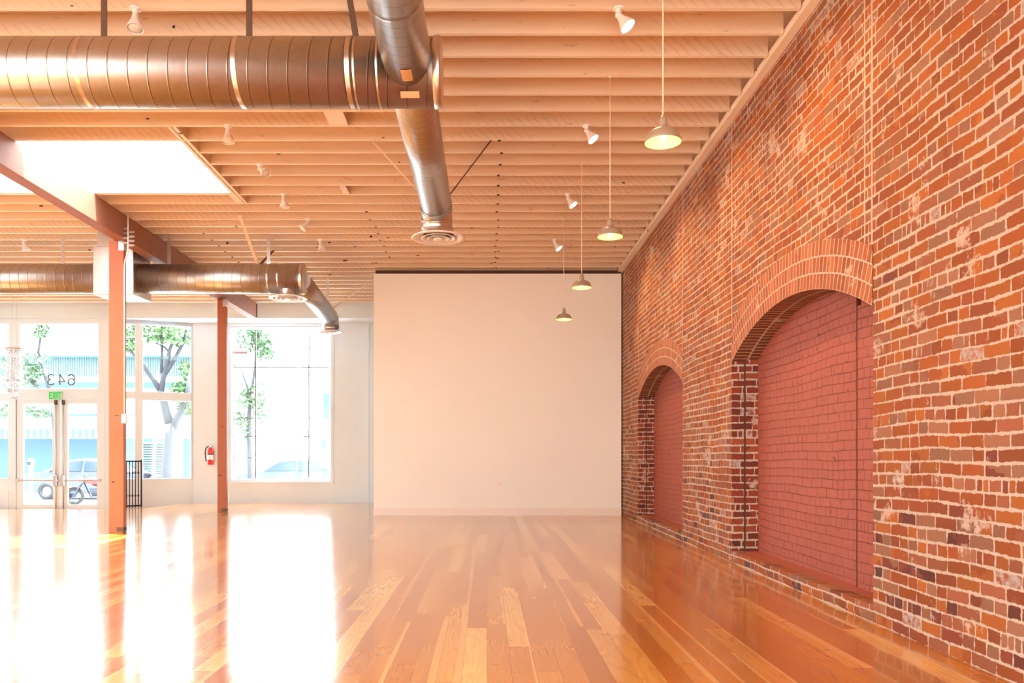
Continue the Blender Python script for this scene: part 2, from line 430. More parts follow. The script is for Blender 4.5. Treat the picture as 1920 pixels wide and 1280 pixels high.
# ------------------------------------------------------------------ mesh builder
class MB:
    def __init__(s):
        s.v, s.f, s.sm, s.uv = [], [], [], []

    def face(s, idx, smooth=False, uv=None):
        s.f.append(tuple(idx)); s.sm.append(smooth); s.uv.append(uv)

    def box(s, x0, x1, y0, y1, z0, z1):
        return s.hexa([(x0, y0, z0), (x1, y0, z0), (x1, y1, z0), (x0, y1, z0),
                       (x0, y0, z1), (x1, y0, z1), (x1, y1, z1), (x0, y1, z1)])

    def hexa(s, pts):
        b = len(s.v); s.v += [tuple(p) for p in pts]
        for q in ((0, 3, 2, 1), (4, 5, 6, 7), (0, 1, 5, 4), (1, 2, 6, 5), (2, 3, 7, 6), (3, 0, 4, 7)):
            s.face([b + i for i in q])
        return s

    def obox(s, o, ax, ay, az, x0, x1, y0, y1, z0, z1):
        o, ax, ay, az = Vector(o), Vector(ax), Vector(ay), Vector(az)
        return s.hexa([o + ax * x + ay * y + az * z for z in (z0, z1) for x, y in ((x0, y0), (x1, y0), (x1, y1), (x0, y1))])

    def bar(s, p0, p1, w, h, up=(0, 0, 1)):
        p0, p1 = Vector(p0), Vector(p1); d = p1 - p0; L = d.length; d.normalize()
        up = Vector(up)
        if abs(d.dot(up)) > .95: up = Vector((0, 1, 0))
        a = d.cross(up).normalized(); b = a.cross(d).normalized()
        return s.obox(p0, d, a, b, 0, L, -w / 2, w / 2, -h / 2, h / 2)

    def tube(s, pts, r, n=12, caps=True, pitch=None, smooth=True):
        pts = [Vector(p) for p in pts]; rs = r if isinstance(r, (list, tuple)) else [r] * len(pts)
        base = len(s.v); L = 0.0; ls = []
        prev = None
        for i, p in enumerate(pts):
            if i: L += (p - pts[i - 1]).length
            ls.append(L)
            d = (pts[min(i + 1, len(pts) - 1)] - pts[max(i - 1, 0)]).normalized()
            if prev is None:
                up = Vector((0, 0, 1)) if abs(d.z) < .95 else Vector((0, 1, 0))
                a = d.cross(up).normalized()
            else:
                a = (prev - d * prev.dot(d)).normalized()
            prev = a; b = d.cross(a)
            for k in range(n):
                t = 2 * PI * k / n
                s.v.append(tuple(p + (a * math.cos(t) + b * math.sin(t)) * rs[i]))
        for i in range(len(pts) - 1):
            for k in range(n):
                k2 = (k + 1) % n
                q = [base + i * n + k, base + i * n + k2, base + (i + 1) * n + k2, base + (i + 1) * n + k]
                uv = None
                if pitch:
                    uv = [(ls[i] / pitch, k / n), (ls[i] / pitch, (k + 1) / n), (ls[i + 1] / pitch, (k + 1) / n), (ls[i + 1] / pitch, k / n)]
                s.face(q, smooth, uv)
        if caps:
            for i, rev in ((0, True), (len(pts) - 1, False)):
                idx = [base + i * n + k for k in range(n)]
                s.face(idx[::-1] if rev else idx, False, [(.5, .0)] * n if pitch else None)
        return s

    def lathe(s, prof, o=(0, 0, 0), n=28, rot=None, smooth=True, close=False):
        o = Vector(o); base = len(s.v)
        for r, z in prof:
            for k in range(n):
                t = 2 * PI * k / n
                p = Vector((r * math.cos(t), r * math.sin(t), z))
                if rot is not None: p = rot @ p
                s.v.append(tuple(o + p))
        m = len(prof)
        for i in range(m if close else m - 1):
            j = (i + 1) % m
            for k in range(n):
                k2 = (k + 1) % n
                s.face([base + i * n + k, base + i * n + k2, base + j * n + k2, base + j * n + k], smooth)
        return s

    def disc(s, o, r, n=28, rot=None):
        o = Vector(o); base = len(s.v)
        for k in range(n):
            t = 2 * PI * k / n; p = Vector((r * math.cos(t), r * math.sin(t), 0))
            if rot is not None: p = rot @ p
            s.v.append(tuple(o + p))
        s.face([base + k for k in range(n)]); return s

    def sphere(s, o, r, n=10, m=6, sc=(1, 1, 1)):
        prof = [(max(1e-4, math.sin(PI * i / m)), -math.cos(PI * i / m)) for i in range(m + 1)]
        b = len(s.v)
        s.lathe(prof, n=n)
        for i in range(b, len(s.v)):
            x, y, z = s.v[i]
            s.v[i] = (o[0] + x * r * sc[0], o[1] + y * r * sc[1], o[2] + z * r * sc[2])
        return s

    def torus(s, o, R, r, axis='Y', n=20, m=8):
        pts = []
        base = len(s.v)
        for i in range(n):
            t = 2 * PI * i / n
            for j in range(m):
                q = 2 * PI * j / m
                a = (R + r * math.cos(q)); h = r * math.sin(q)
                x, y, z = a * math.cos(t), a * math.sin(t), h
                if axis == 'Y': x, y, z = x, z, y
                if axis == 'X': x, y, z = z, x, y
                s.v.append((o[0] + x, o[1] + y, o[2] + z))
        for i in range(n):
            for j in range(m):
                i2, j2 = (i + 1) % n, (j + 1) % m
                s.face([base + i * m + j, base + i2 * m + j, base + i2 * m + j2, base + i * m + j2], True)
        return s

    def prism(s, poly, h0, h1, axis='Y'):
        """extrude a closed polygon of (a, b) points"""
        def pt(a, b, h):
            return {'Y': (a, h, b), 'X': (h, a, b), 'Z': (a, b, h)}[axis]
        b = len(s.v); n = len(poly)
        s.v += [pt(a, c, h0) for a, c in poly] + [pt(a, c, h1) for a, c in poly]
        s.face(range(b, b + n)); s.face(range(b + 2 * n - 1, b + n - 1, -1))
        for i in range(n):
            j = (i + 1) % n
            s.face([b + i, b + n + i, b + n + j, b + j])
        return s

    def build(s, name, mat, parent=None, fix=True, bevel=0, loc=None):
        me = bpy.data.meshes.new(name)
        me.from_pydata(s.v, [], s.f); me.update()
        me.polygons.foreach_set('use_smooth', s.sm)
        if any(u is not None for u in s.uv):
            ul = me.uv_layers.new(name='UVMap')
            for p, u in zip(me.polygons, s.uv):
                for k, li in enumerate(p.loop_indices):
                    ul.data[li].uv = u[k] if u else (0, 0)
        if fix:
            import bmesh
            bm = bmesh.new(); bm.from_mesh(me)
            bmesh.ops.recalc_face_normals(bm, faces=bm.faces)
            bm.to_mesh(me); bm.free()
        me.materials.append(mat)
        o = bpy.data.objects.new(name, me); COL.objects.link(o)
        if parent: o.parent = parent
        if bevel:
            md = o.modifiers.new('bevel', 'BEVEL'); md.width = bevel; md.segments = 2; md.limit_method = 'ANGLE'
        if loc: o.location = loc
        return o


def tag(o, label=None, cat=None, group=None, kind=None):
    if label: o['label'] = label
    if cat: o['category'] = cat
    if group: o['group'] = group
    if kind: o['kind'] = kind
    return o


def empty(name, loc, label, cat, group=None, rot=None):
    o = bpy.data.objects.new(name, None); o.empty_display_size = .1
    o.location = loc
    if rot: o.rotation_euler = rot
    COL.objects.link(o)
    return tag(o, label, cat, group)


def kids(o): return [c for c in bpy.data.objects if c.parent == o]


def copy_thing(src, loc, label, group=None):
    r = src.copy(); COL.objects.link(r); r.location = loc; r['label'] = label
    if group: r['group'] = group
    for ch in kids(src):
        c = ch.copy(); COL.objects.link(c); c.parent = r
        for g in kids(ch):
            d = g.copy(); COL.objects.link(d); d.parent = c
    return r


def struct(mb, name, mat, label, cat, parent=None, **k):
    o = mb.build(name, mat, parent, **k)
    if parent is None: tag(o, label, cat, kind='structure')
    return o


# ------------------------------------------------------------------ floor
XL, XR = -13.3, 3.2
YB, YD, YW = -4.0, 20.3, 21.0          # behind the camera, door wall, window wall


def sstep(a, b, x):
    t = max(0.0, min(1.0, (x - a) / (b - a))); return t * t * (3 - 2 * t)


RAMP = .126


def floor_z(x, y):
    return -RAMP * max(0.0, min(1.0, (y - 18.5) / 1.75)) * sstep(-7.6, -9.3, x)


m = MB()
xs = [XL, -11.5, -9.8] + [-9.4 + .2 * i for i in range(10)] + [-7.4, -5, -2, 1, XR]
ys = [YB, 0, 4, 8, 12, 16, 18, 18.4] + [18.5 + .175 * i for i in range(11)] + [20.5, 21.2]
for y in ys:
    for x in xs: m.v.append((x, y, floor_z(x, y)))
nx = len(xs)
for j in range(len(ys) - 1):
    for i in range(nx - 1):
        m.face([j * nx + i, j * nx + i + 1, (j + 1) * nx + i + 1, (j + 1) * nx + i], True)
struct(m, 'floor', M['floor'], 'glossy orange fir plank floor running to the storefront', 'floor')

# ------------------------------------------------------------------ brick wall with two arched niches
ZT = 5.20
SILL, SPRING, CROWN = .125, 2.295, 2.69
HALF = 1.675; RISE = CROWN - SPRING
RAD = (HALF ** 2 + RISE ** 2) / (2 * RISE)
RING = .40
DEPTH = .29


def arc(y, yc, r=RAD): return CROWN - RAD + math.sqrt(max(0, r * r - (y - yc) ** 2))


m = MB(); NSEG = 28
def wq(y0, y1, za, zb, zc, zd):        # quad on the wall face
    b = len(m.v); m.v += [(XW, y0, za), (XW, y1, zb), (XW, y1, zc), (XW, y0, zd)]; m.face(range(b, b + 4))
cuts = [YB] + [y for a in AY for y in a] + [YW + .3]
for i in range(0, len(cuts), 2): wq(cuts[i], cuts[i + 1], -.15, -.15, ZT, ZT)
for (a, c) in AY:
    yc = (a + c) / 2
    wq(a, c, -.15, -.15, SILL, SILL)
    for k in range(NSEG):
        y0, y1 = a + (c - a) * k / NSEG, a + (c - a) * (k + 1) / NSEG
        wq(y0, y1, arc(y0, yc, RAD + RING), arc(y1, yc, RAD + RING), ZT, ZT)
# closing faces so the wall is a solid slab
b = len(m.v); m.v += [(XW, YB, ZT), (XW, YW + .3, ZT), (XW + .5, YW + .3, ZT), (XW + .5, YB, ZT)]; m.face(range(b, b + 4))
b = len(m.v); m.v += [(XW + .5, YB, -.15), (XW + .5, YW + .3, -.15), (XW + .5, YW + .3, ZT), (XW + .5, YB, ZT)]; m.face(range(b, b + 4))
wall_r = struct(m, 'wall_right', M['brick'], 'old orange brick wall with pale mortar and two bricked-up arches on the right', 'wall', fix=False)
for (a, c) in AY:
    yc = (a + c) / 2
    jm = MB()
    for y, sgn in ((a, 1), (c, -1)):   # stepped jambs
        zt = SPRING + .08
        for (x0, x1, yy) in ((XW, XW + .15, y), (XW + .15, XW + DEPTH + .03, y + sgn * .035)):
            b = len(jm.v); jm.v += [(x0, yy, SILL), (x1, yy, SILL), (x1, yy, zt), (x0, yy, zt)]; jm.face(range(b, b + 4))
        b = len(jm.v); jm.v += [(XW + .15, y, SILL), (XW + .15, y + sgn * .035, SILL), (XW + .15, y + sgn * .035, zt), (XW + .15, y, zt)]; jm.face(range(b, b + 4))
    for yy in (a + .016, c - .016):
        MB().box(XW + .140, XW + .172, yy - .016, yy + .016, SILL, SPRING).build('jamb_groove', M['dark_wood'], wall_r)
    jm.build('niche_jamb', M['jamb'], wall_r, fix=False)['label'] = 'dark brick jamb'
    m = MB(); N2 = 48; sf = MB()
    for k in range(N2):
        ya, yb = a + (c - a) * k / N2, a + (c - a) * (k + 1) / N2
        for q in range(6):
            ra, rb = RAD + RING * q / 6, RAD + RING * (q + 1) / 6
            pts = [(XW - .004, y, arc(y, yc, r)) for y, r in ((ya, ra), (yb, ra), (yb, rb), (ya, rb))]
            uv = []
            for p, r in zip(pts, (ra, ra, rb, rb)):
                th = math.atan2(p[1] - yc, p[2] - (CROWN - RAD)); uv.append((th * (RAD + .15) + 40, r - RAD + .004))
            b = len(m.v); m.v += pts; m.face(range(b, b + 4), False, uv)
        pts = [(XW - .004, ya, arc(ya, yc)), (XW - .004, yb, arc(yb, yc)), (XW + DEPTH + .03, yb, arc(yb, yc)), (XW + DEPTH + .03, ya, arc(ya, yc))]
        ta = math.atan2(ya - yc, arc(ya, yc) - CROWN + RAD) * (RAD + .15) + 40
        tb = math.atan2(yb - yc, arc(yb, yc) - CROWN + RAD) * (RAD + .15) + 40
        b = len(sf.v); sf.v += pts; sf.face(range(b, b + 4), False, [(ta, .004), (tb, .004), (tb, .25), (ta, .25)])
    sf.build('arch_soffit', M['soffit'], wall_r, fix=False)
    m.build('arch_ring', M['ring'], wall_r, fix=False)
    m = MB()                            # painted infill
    for k in range(NSEG):
        y0, y1 = a + (c - a) * k / NSEG, a + (c - a) * (k + 1) / NSEG
        b = len(m.v); x = XW + DEPTH
        m.v += [(x, y0, SILL - .02), (x, y1, SILL - .02), (x, y1, arc(y1, yc) + .02), (x, y0, arc(y0, yc) + .02)]; m.face(range(b, b + 4))
    m.box(XW + DEPTH - .03, XW + DEPTH + .01, a, a + .82, SILL, arc(a + .35, yc))      # raised strip of later bricks
    sm_ = MB().box(XW + DEPTH - .034, XW + DEPTH + .005, a + .808, a + .822, SILL, arc(a + .83, yc) - .05)
    sm_.build('seam', M['paint_dark'], wall_r)
    m.build('niche_infill', M['paint_brick'], wall_r, fix=False)['label'] = 'brick infill painted dull red'
    m = MB(); m.box(XW + .10, XW + DEPTH + .02, a + .002, c - .002, SILL - .03, SILL + .004)
    m.build('niche_sill', M['paint_brick'], wall_r)
    # rowlock course of brick ends along the sill
    m = MB(); m.box(XW - .006, XW + .11, a, c, .03, SILL + .006)
    m.build('sill_course', M['brick'], wall_r)
m = MB(); m.box(2.712, XW + .02, YB, YW, 5.03, 5.10)
struct(m, 'trim_1', M['trim_wood'], 'pale wooden ledger board along the top of the brick wall', 'trim')

# ------------------------------------------------------------------ ceiling, joists, skylight
JB, JH, DK = 5.06, .184, 5.244
SX0, SX1, SY0, SY1 = -7.6, -3.74, 9.77, 11.74
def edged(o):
    """joist undersides get a lighter cream colour in place of floor bounce light"""
    o.data.materials.append(M['joist_bounce_light'])
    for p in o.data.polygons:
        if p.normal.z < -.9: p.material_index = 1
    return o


SKYLIGHTS = [(SX0, SX1, SY0, SY1, 'bright white skylight set into the ceiling joists'),
             (-12.6, -8.8, 4.90, 7.67, 'added unseen skylight left of the picture, for fill light'),  # this and the next are unseen, added to brighten the room
             (-6.4, -1.4, -.40, 2.40, 'added unseen skylight behind the viewer, for fill light')]
m = MB()
ys_ = sorted({YB, YW + .3} | {q for k in SKYLIGHTS for q in k[2:4]})
for y0, y1 in zip(ys_, ys_[1:]):
    cuts = sorted([(k[0], k[1]) for k in SKYLIGHTS if k[2] <= y0 and y1 <= k[3]])
    x = XL
    for c in cuts + [(XR, None)]:
        m.box(x, c[0], y0, y1, DK, DK + .05); x = c[1]
ceil = struct(m, 'ceiling', M['deck'], 'roof boards over rows of whitewashed timber joists', 'ceiling')
ymid = [6.877 + .406 * k for k in range(-9, 33)]
for y in [6.877 + .406 * k for k in range(-18, 33)]:
    cuts = sorted([(k[0], k[1]) for k in SKYLIGHTS if k[2] < y + .02 < k[3]])
    x = XL; spans = []
    for c in cuts: spans.append((x, c[0] - .05)); x = c[1] + .05
    spans.append((x, 2.70))
    for (x0, x1) in spans:
        j = random.uniform(-.004, .004)
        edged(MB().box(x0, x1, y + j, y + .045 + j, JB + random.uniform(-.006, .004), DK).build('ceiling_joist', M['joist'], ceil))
for (x0, x1, y0, y1, _) in SKYLIGHTS:
    for x in (x1, x1 + .06, x0 - .045):
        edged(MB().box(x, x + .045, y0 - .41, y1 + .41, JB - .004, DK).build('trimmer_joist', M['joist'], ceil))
for (px, py, w, k) in ((618, 250, .22, 6), (644, 360, .09, 12), (443, 352, .12, 13)):
    y = ymid[k + 9]
    x = (px - CX) * y / F
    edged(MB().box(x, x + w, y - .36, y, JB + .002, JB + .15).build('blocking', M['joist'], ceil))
for xr, k0, k1 in ((.17, 7, 24), (-1.88, 14, 22), (-4.9, 17, 26)):
    for k in range(k0, k1):
        y = 6.877 + .406 * k
        xx = xr + random.uniform(-.02, .02)
        MB().box(xx - .018, xx + .018, y + .004, y + .04, JB - .010, JB + .01).build('bolt_plate', M['black'], ceil)
# skylight wells
for i, (sx0, sx1, sy0, sy1, lab) in enumerate(SKYLIGHTS):
    m = MB()
    for (x0, x1, y0, y1) in ((sx0 - .03, sx0 + .006, sy0, sy1), (sx1 - .006, sx1 + .03, sy0, sy1), (sx0, sx1, sy0, sy0 + .02), (sx0, sx1, sy1 - .02, sy1)):
        m.box(x0, x1, y0, y1, JB + .01, 5.75)
    sky = struct(m, 'window_%d' % (1 if i == 0 else 9 + i), M['white'], lab, 'skylight')
    MB().box(sx0 - .05, sx1 + .05, sy0 - .05, sy1 + .05, 5.75, 5.76).build('pane', M['glass'], sky)

# ------------------------------------------------------------------ partition
PY = 16.5
pxl = (701 - CX) * PY / F
m = MB(); m.box(pxl, XW - .03, PY, PY + .16, 0, 4.985)
struct(m, 'wall_back', M['wall'], 'plain peach-white partition wall standing short of the storefront', 'wall')
m = MB(); m.box(pxl - .012, XW - .03, PY - .014, PY, 0, .145); m.box(pxl - .012, pxl, PY, PY + .16, 0, .145)
m.box(pxl - .008, XW - .03, PY - .009, PY, .145, .160)
struct(m, 'baseboard_back', M['base'], 'low white baseboard at the foot of the partition wall', 'baseboard')
m = MB(); m.box(pxl + .03, XW - .03, PY + .03, PY + .13, 4.985, 5.06)
struct(m, 'trim_2', M['dark_wood'], 'dark recessed timber strip between partition top and joists', 'trim')

# ------------------------------------------------------------------ other walls
m = MB(); m.box(XL - .2, XL, YB, YW + .3, -.2, 5.3)
struct(m, 'wall_left', M['white'], 'white side wall left of the picture', 'wall')

SD = F / YD        # px per metre on the door wall


def dx(px): return (px - CX) / SD


def dz(py): return EYE + (CY - py) / SD


CO = Vector((dx(213), YD, 0)); CE = Vector(((363 - CX) * YW / F, YW, 0))
AU = (CE - CO).normalized(); AN = Vector((-AU.y, AU.x, 0)); AL = (CE - CO).length


def au(px):          # along the angled wall for an image column
    k = (px - CX) / F
    return (k * CO.y - CO.x) / (AU.x - k * AU.y)


def az(px, py):
    u = au(px); d = CO.y + AU.y * u
    return EYE + (CY - py) * d / F


SW = F / YW
def sx(px): return (px - CX) / SW
def sz(py): return EYE + (CY - py) / SW


SOF = 4.72
m = MB()
m.box(XL, XR, YD, YD + .14, SOF, 5.244)                          # bulkhead
m.box(XL, XR, YD - .03, YD, SOF, SOF + .04)                      # its bottom moulding
m.box(XL, XR, YD + .14, YW + .2, SOF, SOF + .05)                 # soffit
# door wall piers
m.box(dx(192), dx(213) + .02, YD, YD + .14, -.2, SOF)
m.box(XL, dx(-40), YD, YD + .14, -.2, SOF)
# angled wall
za = -.16
m.obox(CO, AU, AN, (0, 0, 1), 0, au(231), 0, .1, za, SOF)
m.obox(CO, AU, AN, (0, 0, 1), au(359), AL, 0, .1, za, SOF)
m.obox(CO, AU, AN, (0, 0, 1), au(231), au(359), .0, .1, za, az(320, 899))
m.obox(CO, AU, AN, (0, 0, 1), au(231), au(359), -.02, .0, za, az(320, 919))
m.obox(CO, AU, AN, (0, 0, 1), au(231), au(359), 0, .1, az(300, 608), SOF)
# window wall
m.box(CE.x, sx(426), YW, YW + .2, -.05, SOF)
m.box(sx(624), XR, YW, YW + .2, -.05, SOF)
m.box(sx(426), sx(624), YW, YW + .2, -.05, sz(904))
m.box(sx(426), sx(624), YW, YW + .2, sz(611), SOF)
m.box(sx(686), sx(692), YW - .04, YW, 0, SOF)
m.box(sx(698), sx(712), YW - .12, YW, 0, SOF)
struct(m, 'wall_front', M['frame'], 'white storefront wall around the entry doors and display window', 'wall')
m = MB(); m.box(CE.x, sx(686), YW - .016, YW, 0, .15); m.box(CE.x, sx(686), YW - .022, YW, 0, .02)
struct(m, 'baseboard_front', M['frame'], 'white baseboard under the large display window', 'baseboard')


def frame_win(n, u0, u1, z0, z1, o, ux, nx_, w=.05, depth=.10, label='', muntins=(), mw=.02, sides=None):
    """window in a wall plane: o + ux*u, thickness nx_"""
    m = MB(); Z = (0, 0, 1)
    l, r, b_, t_ = sides or (w, w, w, w)
    m.obox(o, ux, nx_, Z, u0, u0 + l, 0, depth, z0, z1)
    m.obox(o, ux, nx_, Z, u1 - r, u1, 0, depth, z0, z1)
    m.obox(o, ux, nx_, Z, u0 + l, u1 - r, 0, depth, z0, z0 + b_)
    m.obox(o, ux, nx_, Z, u0 + l, u1 - r, 0, depth, z1 - t_, z1)
    f = struct(m, 'window_%d' % n, M['frame'], label, 'window', bevel=.006)
    g = MB(); g.obox(o, ux, nx_, Z, u0 + l - .01, u1 - r + .01, depth * .5, depth * .5 + .008, z0 + b_ - .01, z1 - t_ + .01)
    g.build('pane', M['glass'], f)
    for (a, b, c, d) in muntins:
        k = MB(); k.obox(o, ux, nx_, Z, a, b, depth * .3, depth * .62, c, d); k.build('muntin', M['muntin'], f)
    return f


DO, DU, DN = (0, YD, 0), (1, 0, 0), (0, 1, 0)
frame_win(2, dx(-40), dx(30), dz(900), dz(748), DO, DU, DN, label='sidelight window left of the double entry doors', sides=(.05, .20, .05, .05))
frame_win(3, dx(-40), dx(30), dz(741), dz(597), DO, DU, DN, label='narrow transom window above the left sidelight', sides=(.05, .20, .06, .13))
frame_win(4, dx(30), dx(192), dz(735), dz(597), DO, DU, DN, label='wide transom window with street numerals above the entry doors', sides=(.10, .11, .095, .135))
m = MB(); m.box(dx(-40), dx(22), YD, YD + .1, -.2, dz(900)); m.box(dx(-40), dx(16), YD - .015, YD, -.2, dz(918)); m.box(dx(-40), dx(30), YD, YD + .1, dz(748), dz(741))
struct(m, 'trim_3', M['frame'], 'white kick panel under the sidelight left of the doors', 'panel')
m = MB(); m.box(dx(22), dx(30), YD - .01, YD + .12, -.2, dz(748)); m.box(dx(189.5), dx(197), YD - .01, YD + .12, -.2, dz(748)); m.box(dx(22), dx(197), YD - .01, YD + .12, dz(748), dz(735))
struct(m, 'trim_4', M['frame'], 'white frame around the double entry doors', 'door frame')


def door(n, a, b, ga, gb, label, hand):
    z0, z1 = -RAMP + .004, dz(748) - .004
    g0, g1 = dz(946), dz(757)
    x0, x1 = dx(a), dx(b); y0, y1 = YD + .02, YD + .075
    m = MB()
    m.box(x0, dx(ga), y0, y1, z0, z1); m.box(dx(gb), x1, y0, y1, z0, z1)
    m.box(dx(ga), dx(gb), y0, y1, z0, g0); m.box(dx(ga), dx(gb), y0, y1, g1, z1)
    d = struct(m, 'door_%d' % n, M['frame'], label, 'door', bevel=.005)
    MB().box(dx(ga) - .01, dx(gb) + .01, y0 + .025, y0 + .033, g0 - .01, g1 + .01).build('pane', M['glass'], d)
    zb = dz(900)
    bar = MB().box(x0 + .02, x1 - .02, y0 - .075, y0 - .035, zb - .025, zb + .025).build('push_bar', M['chrome'], d, bevel=.008)
    s_in = gb + 6 if hand > 0 else ga - 7.5
    for sx_ in ((x0 + .03) if hand > 0 else (x1 - .03),):
        MB().box(sx_ - .04, sx_ + .04, y0 - .08, y0, zb - .035, zb + .035).build('bar_bracket', M['chrome'], d, bevel=.006)
    MB().box(dx(s_in) - .05, dx(s_in) + .05, y0 - .085, y0, zb - .15, zb + .13).build('latch_box', M['chrome'], d, bevel=.012)
    MB().tube([(dx(s_in), y0 - .03, z0 + .02), (dx(s_in), y0 - .03, z1 - .02)], .012, 8).build('vertical_rod', M['chrome'], d)
    MB().box(dx(s_in) - .03, dx(s_in) + .03, y0 - .055, y0, z1 - .14, z1 - .02).build('top_latch', M['strap'], d, bevel=.006)
    return d


door(1, 30, 112.4, 43, 99, 'left glass entry door with a steel push bar, under the exit sign', 1)
door(2, 113.2, 189.5, 126.5, 181, 'right glass entry door with a steel push bar, beside the near post', -1)

z_lo = az(300, 899)
frame_win(5, au(231), au(260), z_lo, az(240, 741), CO, AU, AN, label='narrow lower window right of the near post, behind the iron gate', sides=(.02, .09, .03, .08))
frame_win(6, au(231), au(260), az(240, 741), az(240, 600), CO, AU, AN, label='narrow upper window right of the near post', sides=(.02, .09, .11, .10))
frame_win(7, au(260), au(362), z_lo, az(310, 743), CO, AU, AN, label='wide lower window in the angled wall showing a pale tree trunk', sides=(.10, .05, .03, .11))
frame_win(8, au(260), au(362), az(310, 743), az(300, 600), CO, AU, AN, label='wide upper window in the angled wall showing green branches', sides=(.10, .05, .11, .14))

mt_ = []
b_ = .014
for px in (478, 578): mt_.append((sx(px) - b_, sx(px) + b_, sz(896), sz(618)))
mt_.append((sx(437) - .008, sx(437) + .008, sz(896), sz(618)))
for py in (688, 818): mt_.append((sx(437), sx(616), sz(py) - b_ * .8, sz(py) + b_ * .8))
for py in (650, 784, 858):
    for a_, c_ in ((437, 478), (578, 616)): mt_.append((sx(a_), sx(c_), sz(py) - .009, sz(py) + .009))
frame_win(9, sx(426), sx(624), sz(904), sz(611), (0, YW + .02, 0), DU, DN, label='large display window with thin grey bars beside the far post', depth=.12, muntins=mt_, sides=(.10, .055, .09, .07))
m = MB(); m.box(sx(422), sx(626), YW - .04, YW + .02, sz(907), sz(903)); m.box(sx(620), sx(626), YW - .02, YW + .02, sz(907), sz(606)); m.box(sx(422), sx(428), YW - .02, YW + .02, sz(907), sz(606))
struct(m, 'trim_5', M['frame'], 'white casing and sill around the large display window', 'window trim')

# ------------------------------------------------------------------ posts, beam, conduit
BX0, BX1 = -5.95, -5.75
def post(px0, px1, d, top, label):
    x0, x1 = (px0 - CX) * d / F, (px1 - CX) * d / F
    r = empty('support_post', ((x0 + x1) / 2, d + .05, 0), label, 'post', None)
    w = (x1 - x0) / 2
    MB().box(-w, w, -.05, .05, 0, top).build('post_shaft', M['post'], r, bevel=.006)
    MB().box(w - .11, w + .006, -.056, .056, .02, .085).build('foot_bracket', M['strap'], r, bevel=.004)
    MB().box(w - .08, w + .008, -.056, .056, top - .16, top).build('cap_plate', M['metal'], r, bevel=.004)
    return r


post(204, 231.5, 12.77, 4.66, 'reddish timber post standing nearest, under the beam before the entry doors')
post(407.5, 424.5, 17.5, 4.66, 'darker red timber post standing farther back, before the display window')
r = empty('support_beam', (-5.85, 10, 4.665), 'dark reddish timber beam running from the skylight to the storefront over both posts', 'beam')
MB().box(-.1, .1, -12, 9.95, 0, .390).build('beam_timber', M['beam'], r, bevel=.006)
MB().box(.04, .112, 9.95, 9.985, .03, .36).build('end_plate', M['black'], r)
r = empty('conduit_pipe', (-5.68, 12.66, 1.8), 'white conduit running down the beam and near post to a small box', 'conduit')
pts = [(0, 0, 3.26), (0, 0, 2.70), (-.01, 0, 2.62), (-.05, 0, 2.50), (-.058, 0, 2.40), (-.058, 0, .06)]
MB().tube(pts, .012, 10).build('conduit', M['white_metal'], r)
MB().box(-.095, -.02, -.03, .03, -.06, .08).build('junction_box', M['white_metal'], r, bevel=.006)
m = MB()
for i in range(4): m.box(-.09, -.006, -.01, .01, 2.78 + i * .075, 2.805 + i * .075); m.box(.006, .10, -.01, .01, 2.74 + i * .07, 2.765 + i * .07)
m.build('strap_rack', M['metal'], r)

# ------------------------------------------------------------------ ducts
def strap(parent, x, y, ztop, zc, rad, lean=0.0, w=.05, mat='strap'):
    m = MB(); m.bar((x + lean, y, ztop), (x, y, zc + rad * .6), w, .006, (0, 1, 0))
    m.build('hanger_strap', M[mat], parent)


def band(parent, p0, p1, rad, mat=None):
    MB().tube([p0, p1], rad, 48, False).build('joint_band', mat or M['metal'], parent)


def diffuser(parent, x, y, zf, R, rn, ztop):
    d = MB().lathe([(rn, ztop - zf), (rn, .05), (rn * 1.04, .03)], (x, y, zf), 40)
    d = d.build('diffuser_neck', M['metal'], parent)
    s = R / .34
    MB().lathe([(rn, .035), (R * .72, .028), (R * .98, .004), (R, -.004), (R * .98, -.012), (R * .80, -.006), (R * .73, .022), (R * .68, .03), (rn * .98, .045)], (x, y, zf), 48).build('diffuser_flange', M['white_metal'], d)
    MB().lathe([(.40 * R, .05), (.62 * R, -.006), (.64 * R, -.012), (.60 * R, -.012), (.38 * R, .046)], (x, y, zf), 40, close=True).build('diffuser_cone', M['white_metal'], d)
    MB().lathe([(.20 * R, .05), (.40 * R, -.012), (.42 * R, -.018), (.38 * R, -.018), (.18 * R, .046)], (x, y, zf), 36, close=True).build('diffuser_cone', M['white_metal'], d)
    MB().lathe([(.001, .02), (.12 * R, .0), (.2 * R, -.022), (.12 * R, -.03), (.001, -.03)], (x, y, zf), 30).build('diffuser_cone', M['white_metal'], d)
    MB().disc((x, y, zf + .052), rn * .98, 36).build('diffuser_throat', M['black'], d)
    return d


def elbow(p, d0, R, rad, n=10):
    """centre line from p heading d0 (horizontal) and turning down"""
    p = Vector(p); d0 = Vector(d0).normalized(); pts = []
    for i in range(n + 1):
        t = PI / 2 * i / n
        pts.append(p + d0 * (R * math.sin(t)) + Vector((0, 0, -1)) * (R * (1 - math.cos(t))))
    return pts


def patch(parent, c, rad, ang0, ang1, y0, y1, axis='Y'):
    m = MB(); n = 6
    for i in range(n):
        a, b = ang0 + (ang1 - ang0) * i / n, ang0 + (ang1 - ang0) * (i + 1) / n
        q = []
        for (t, y) in ((a, y0), (b, y0), (b, y1), (a, y1)):
            u, z = c[0] + rad * math.cos(t), c[1] + rad * math.sin(t)
            q.append((u, y, z) if axis == 'Y' else (y, u, z))
        bb = len(m.v); m.v += q; m.face(range(bb, bb + 4))
    m.build('tape_label', M['tape'], parent, fix=False)


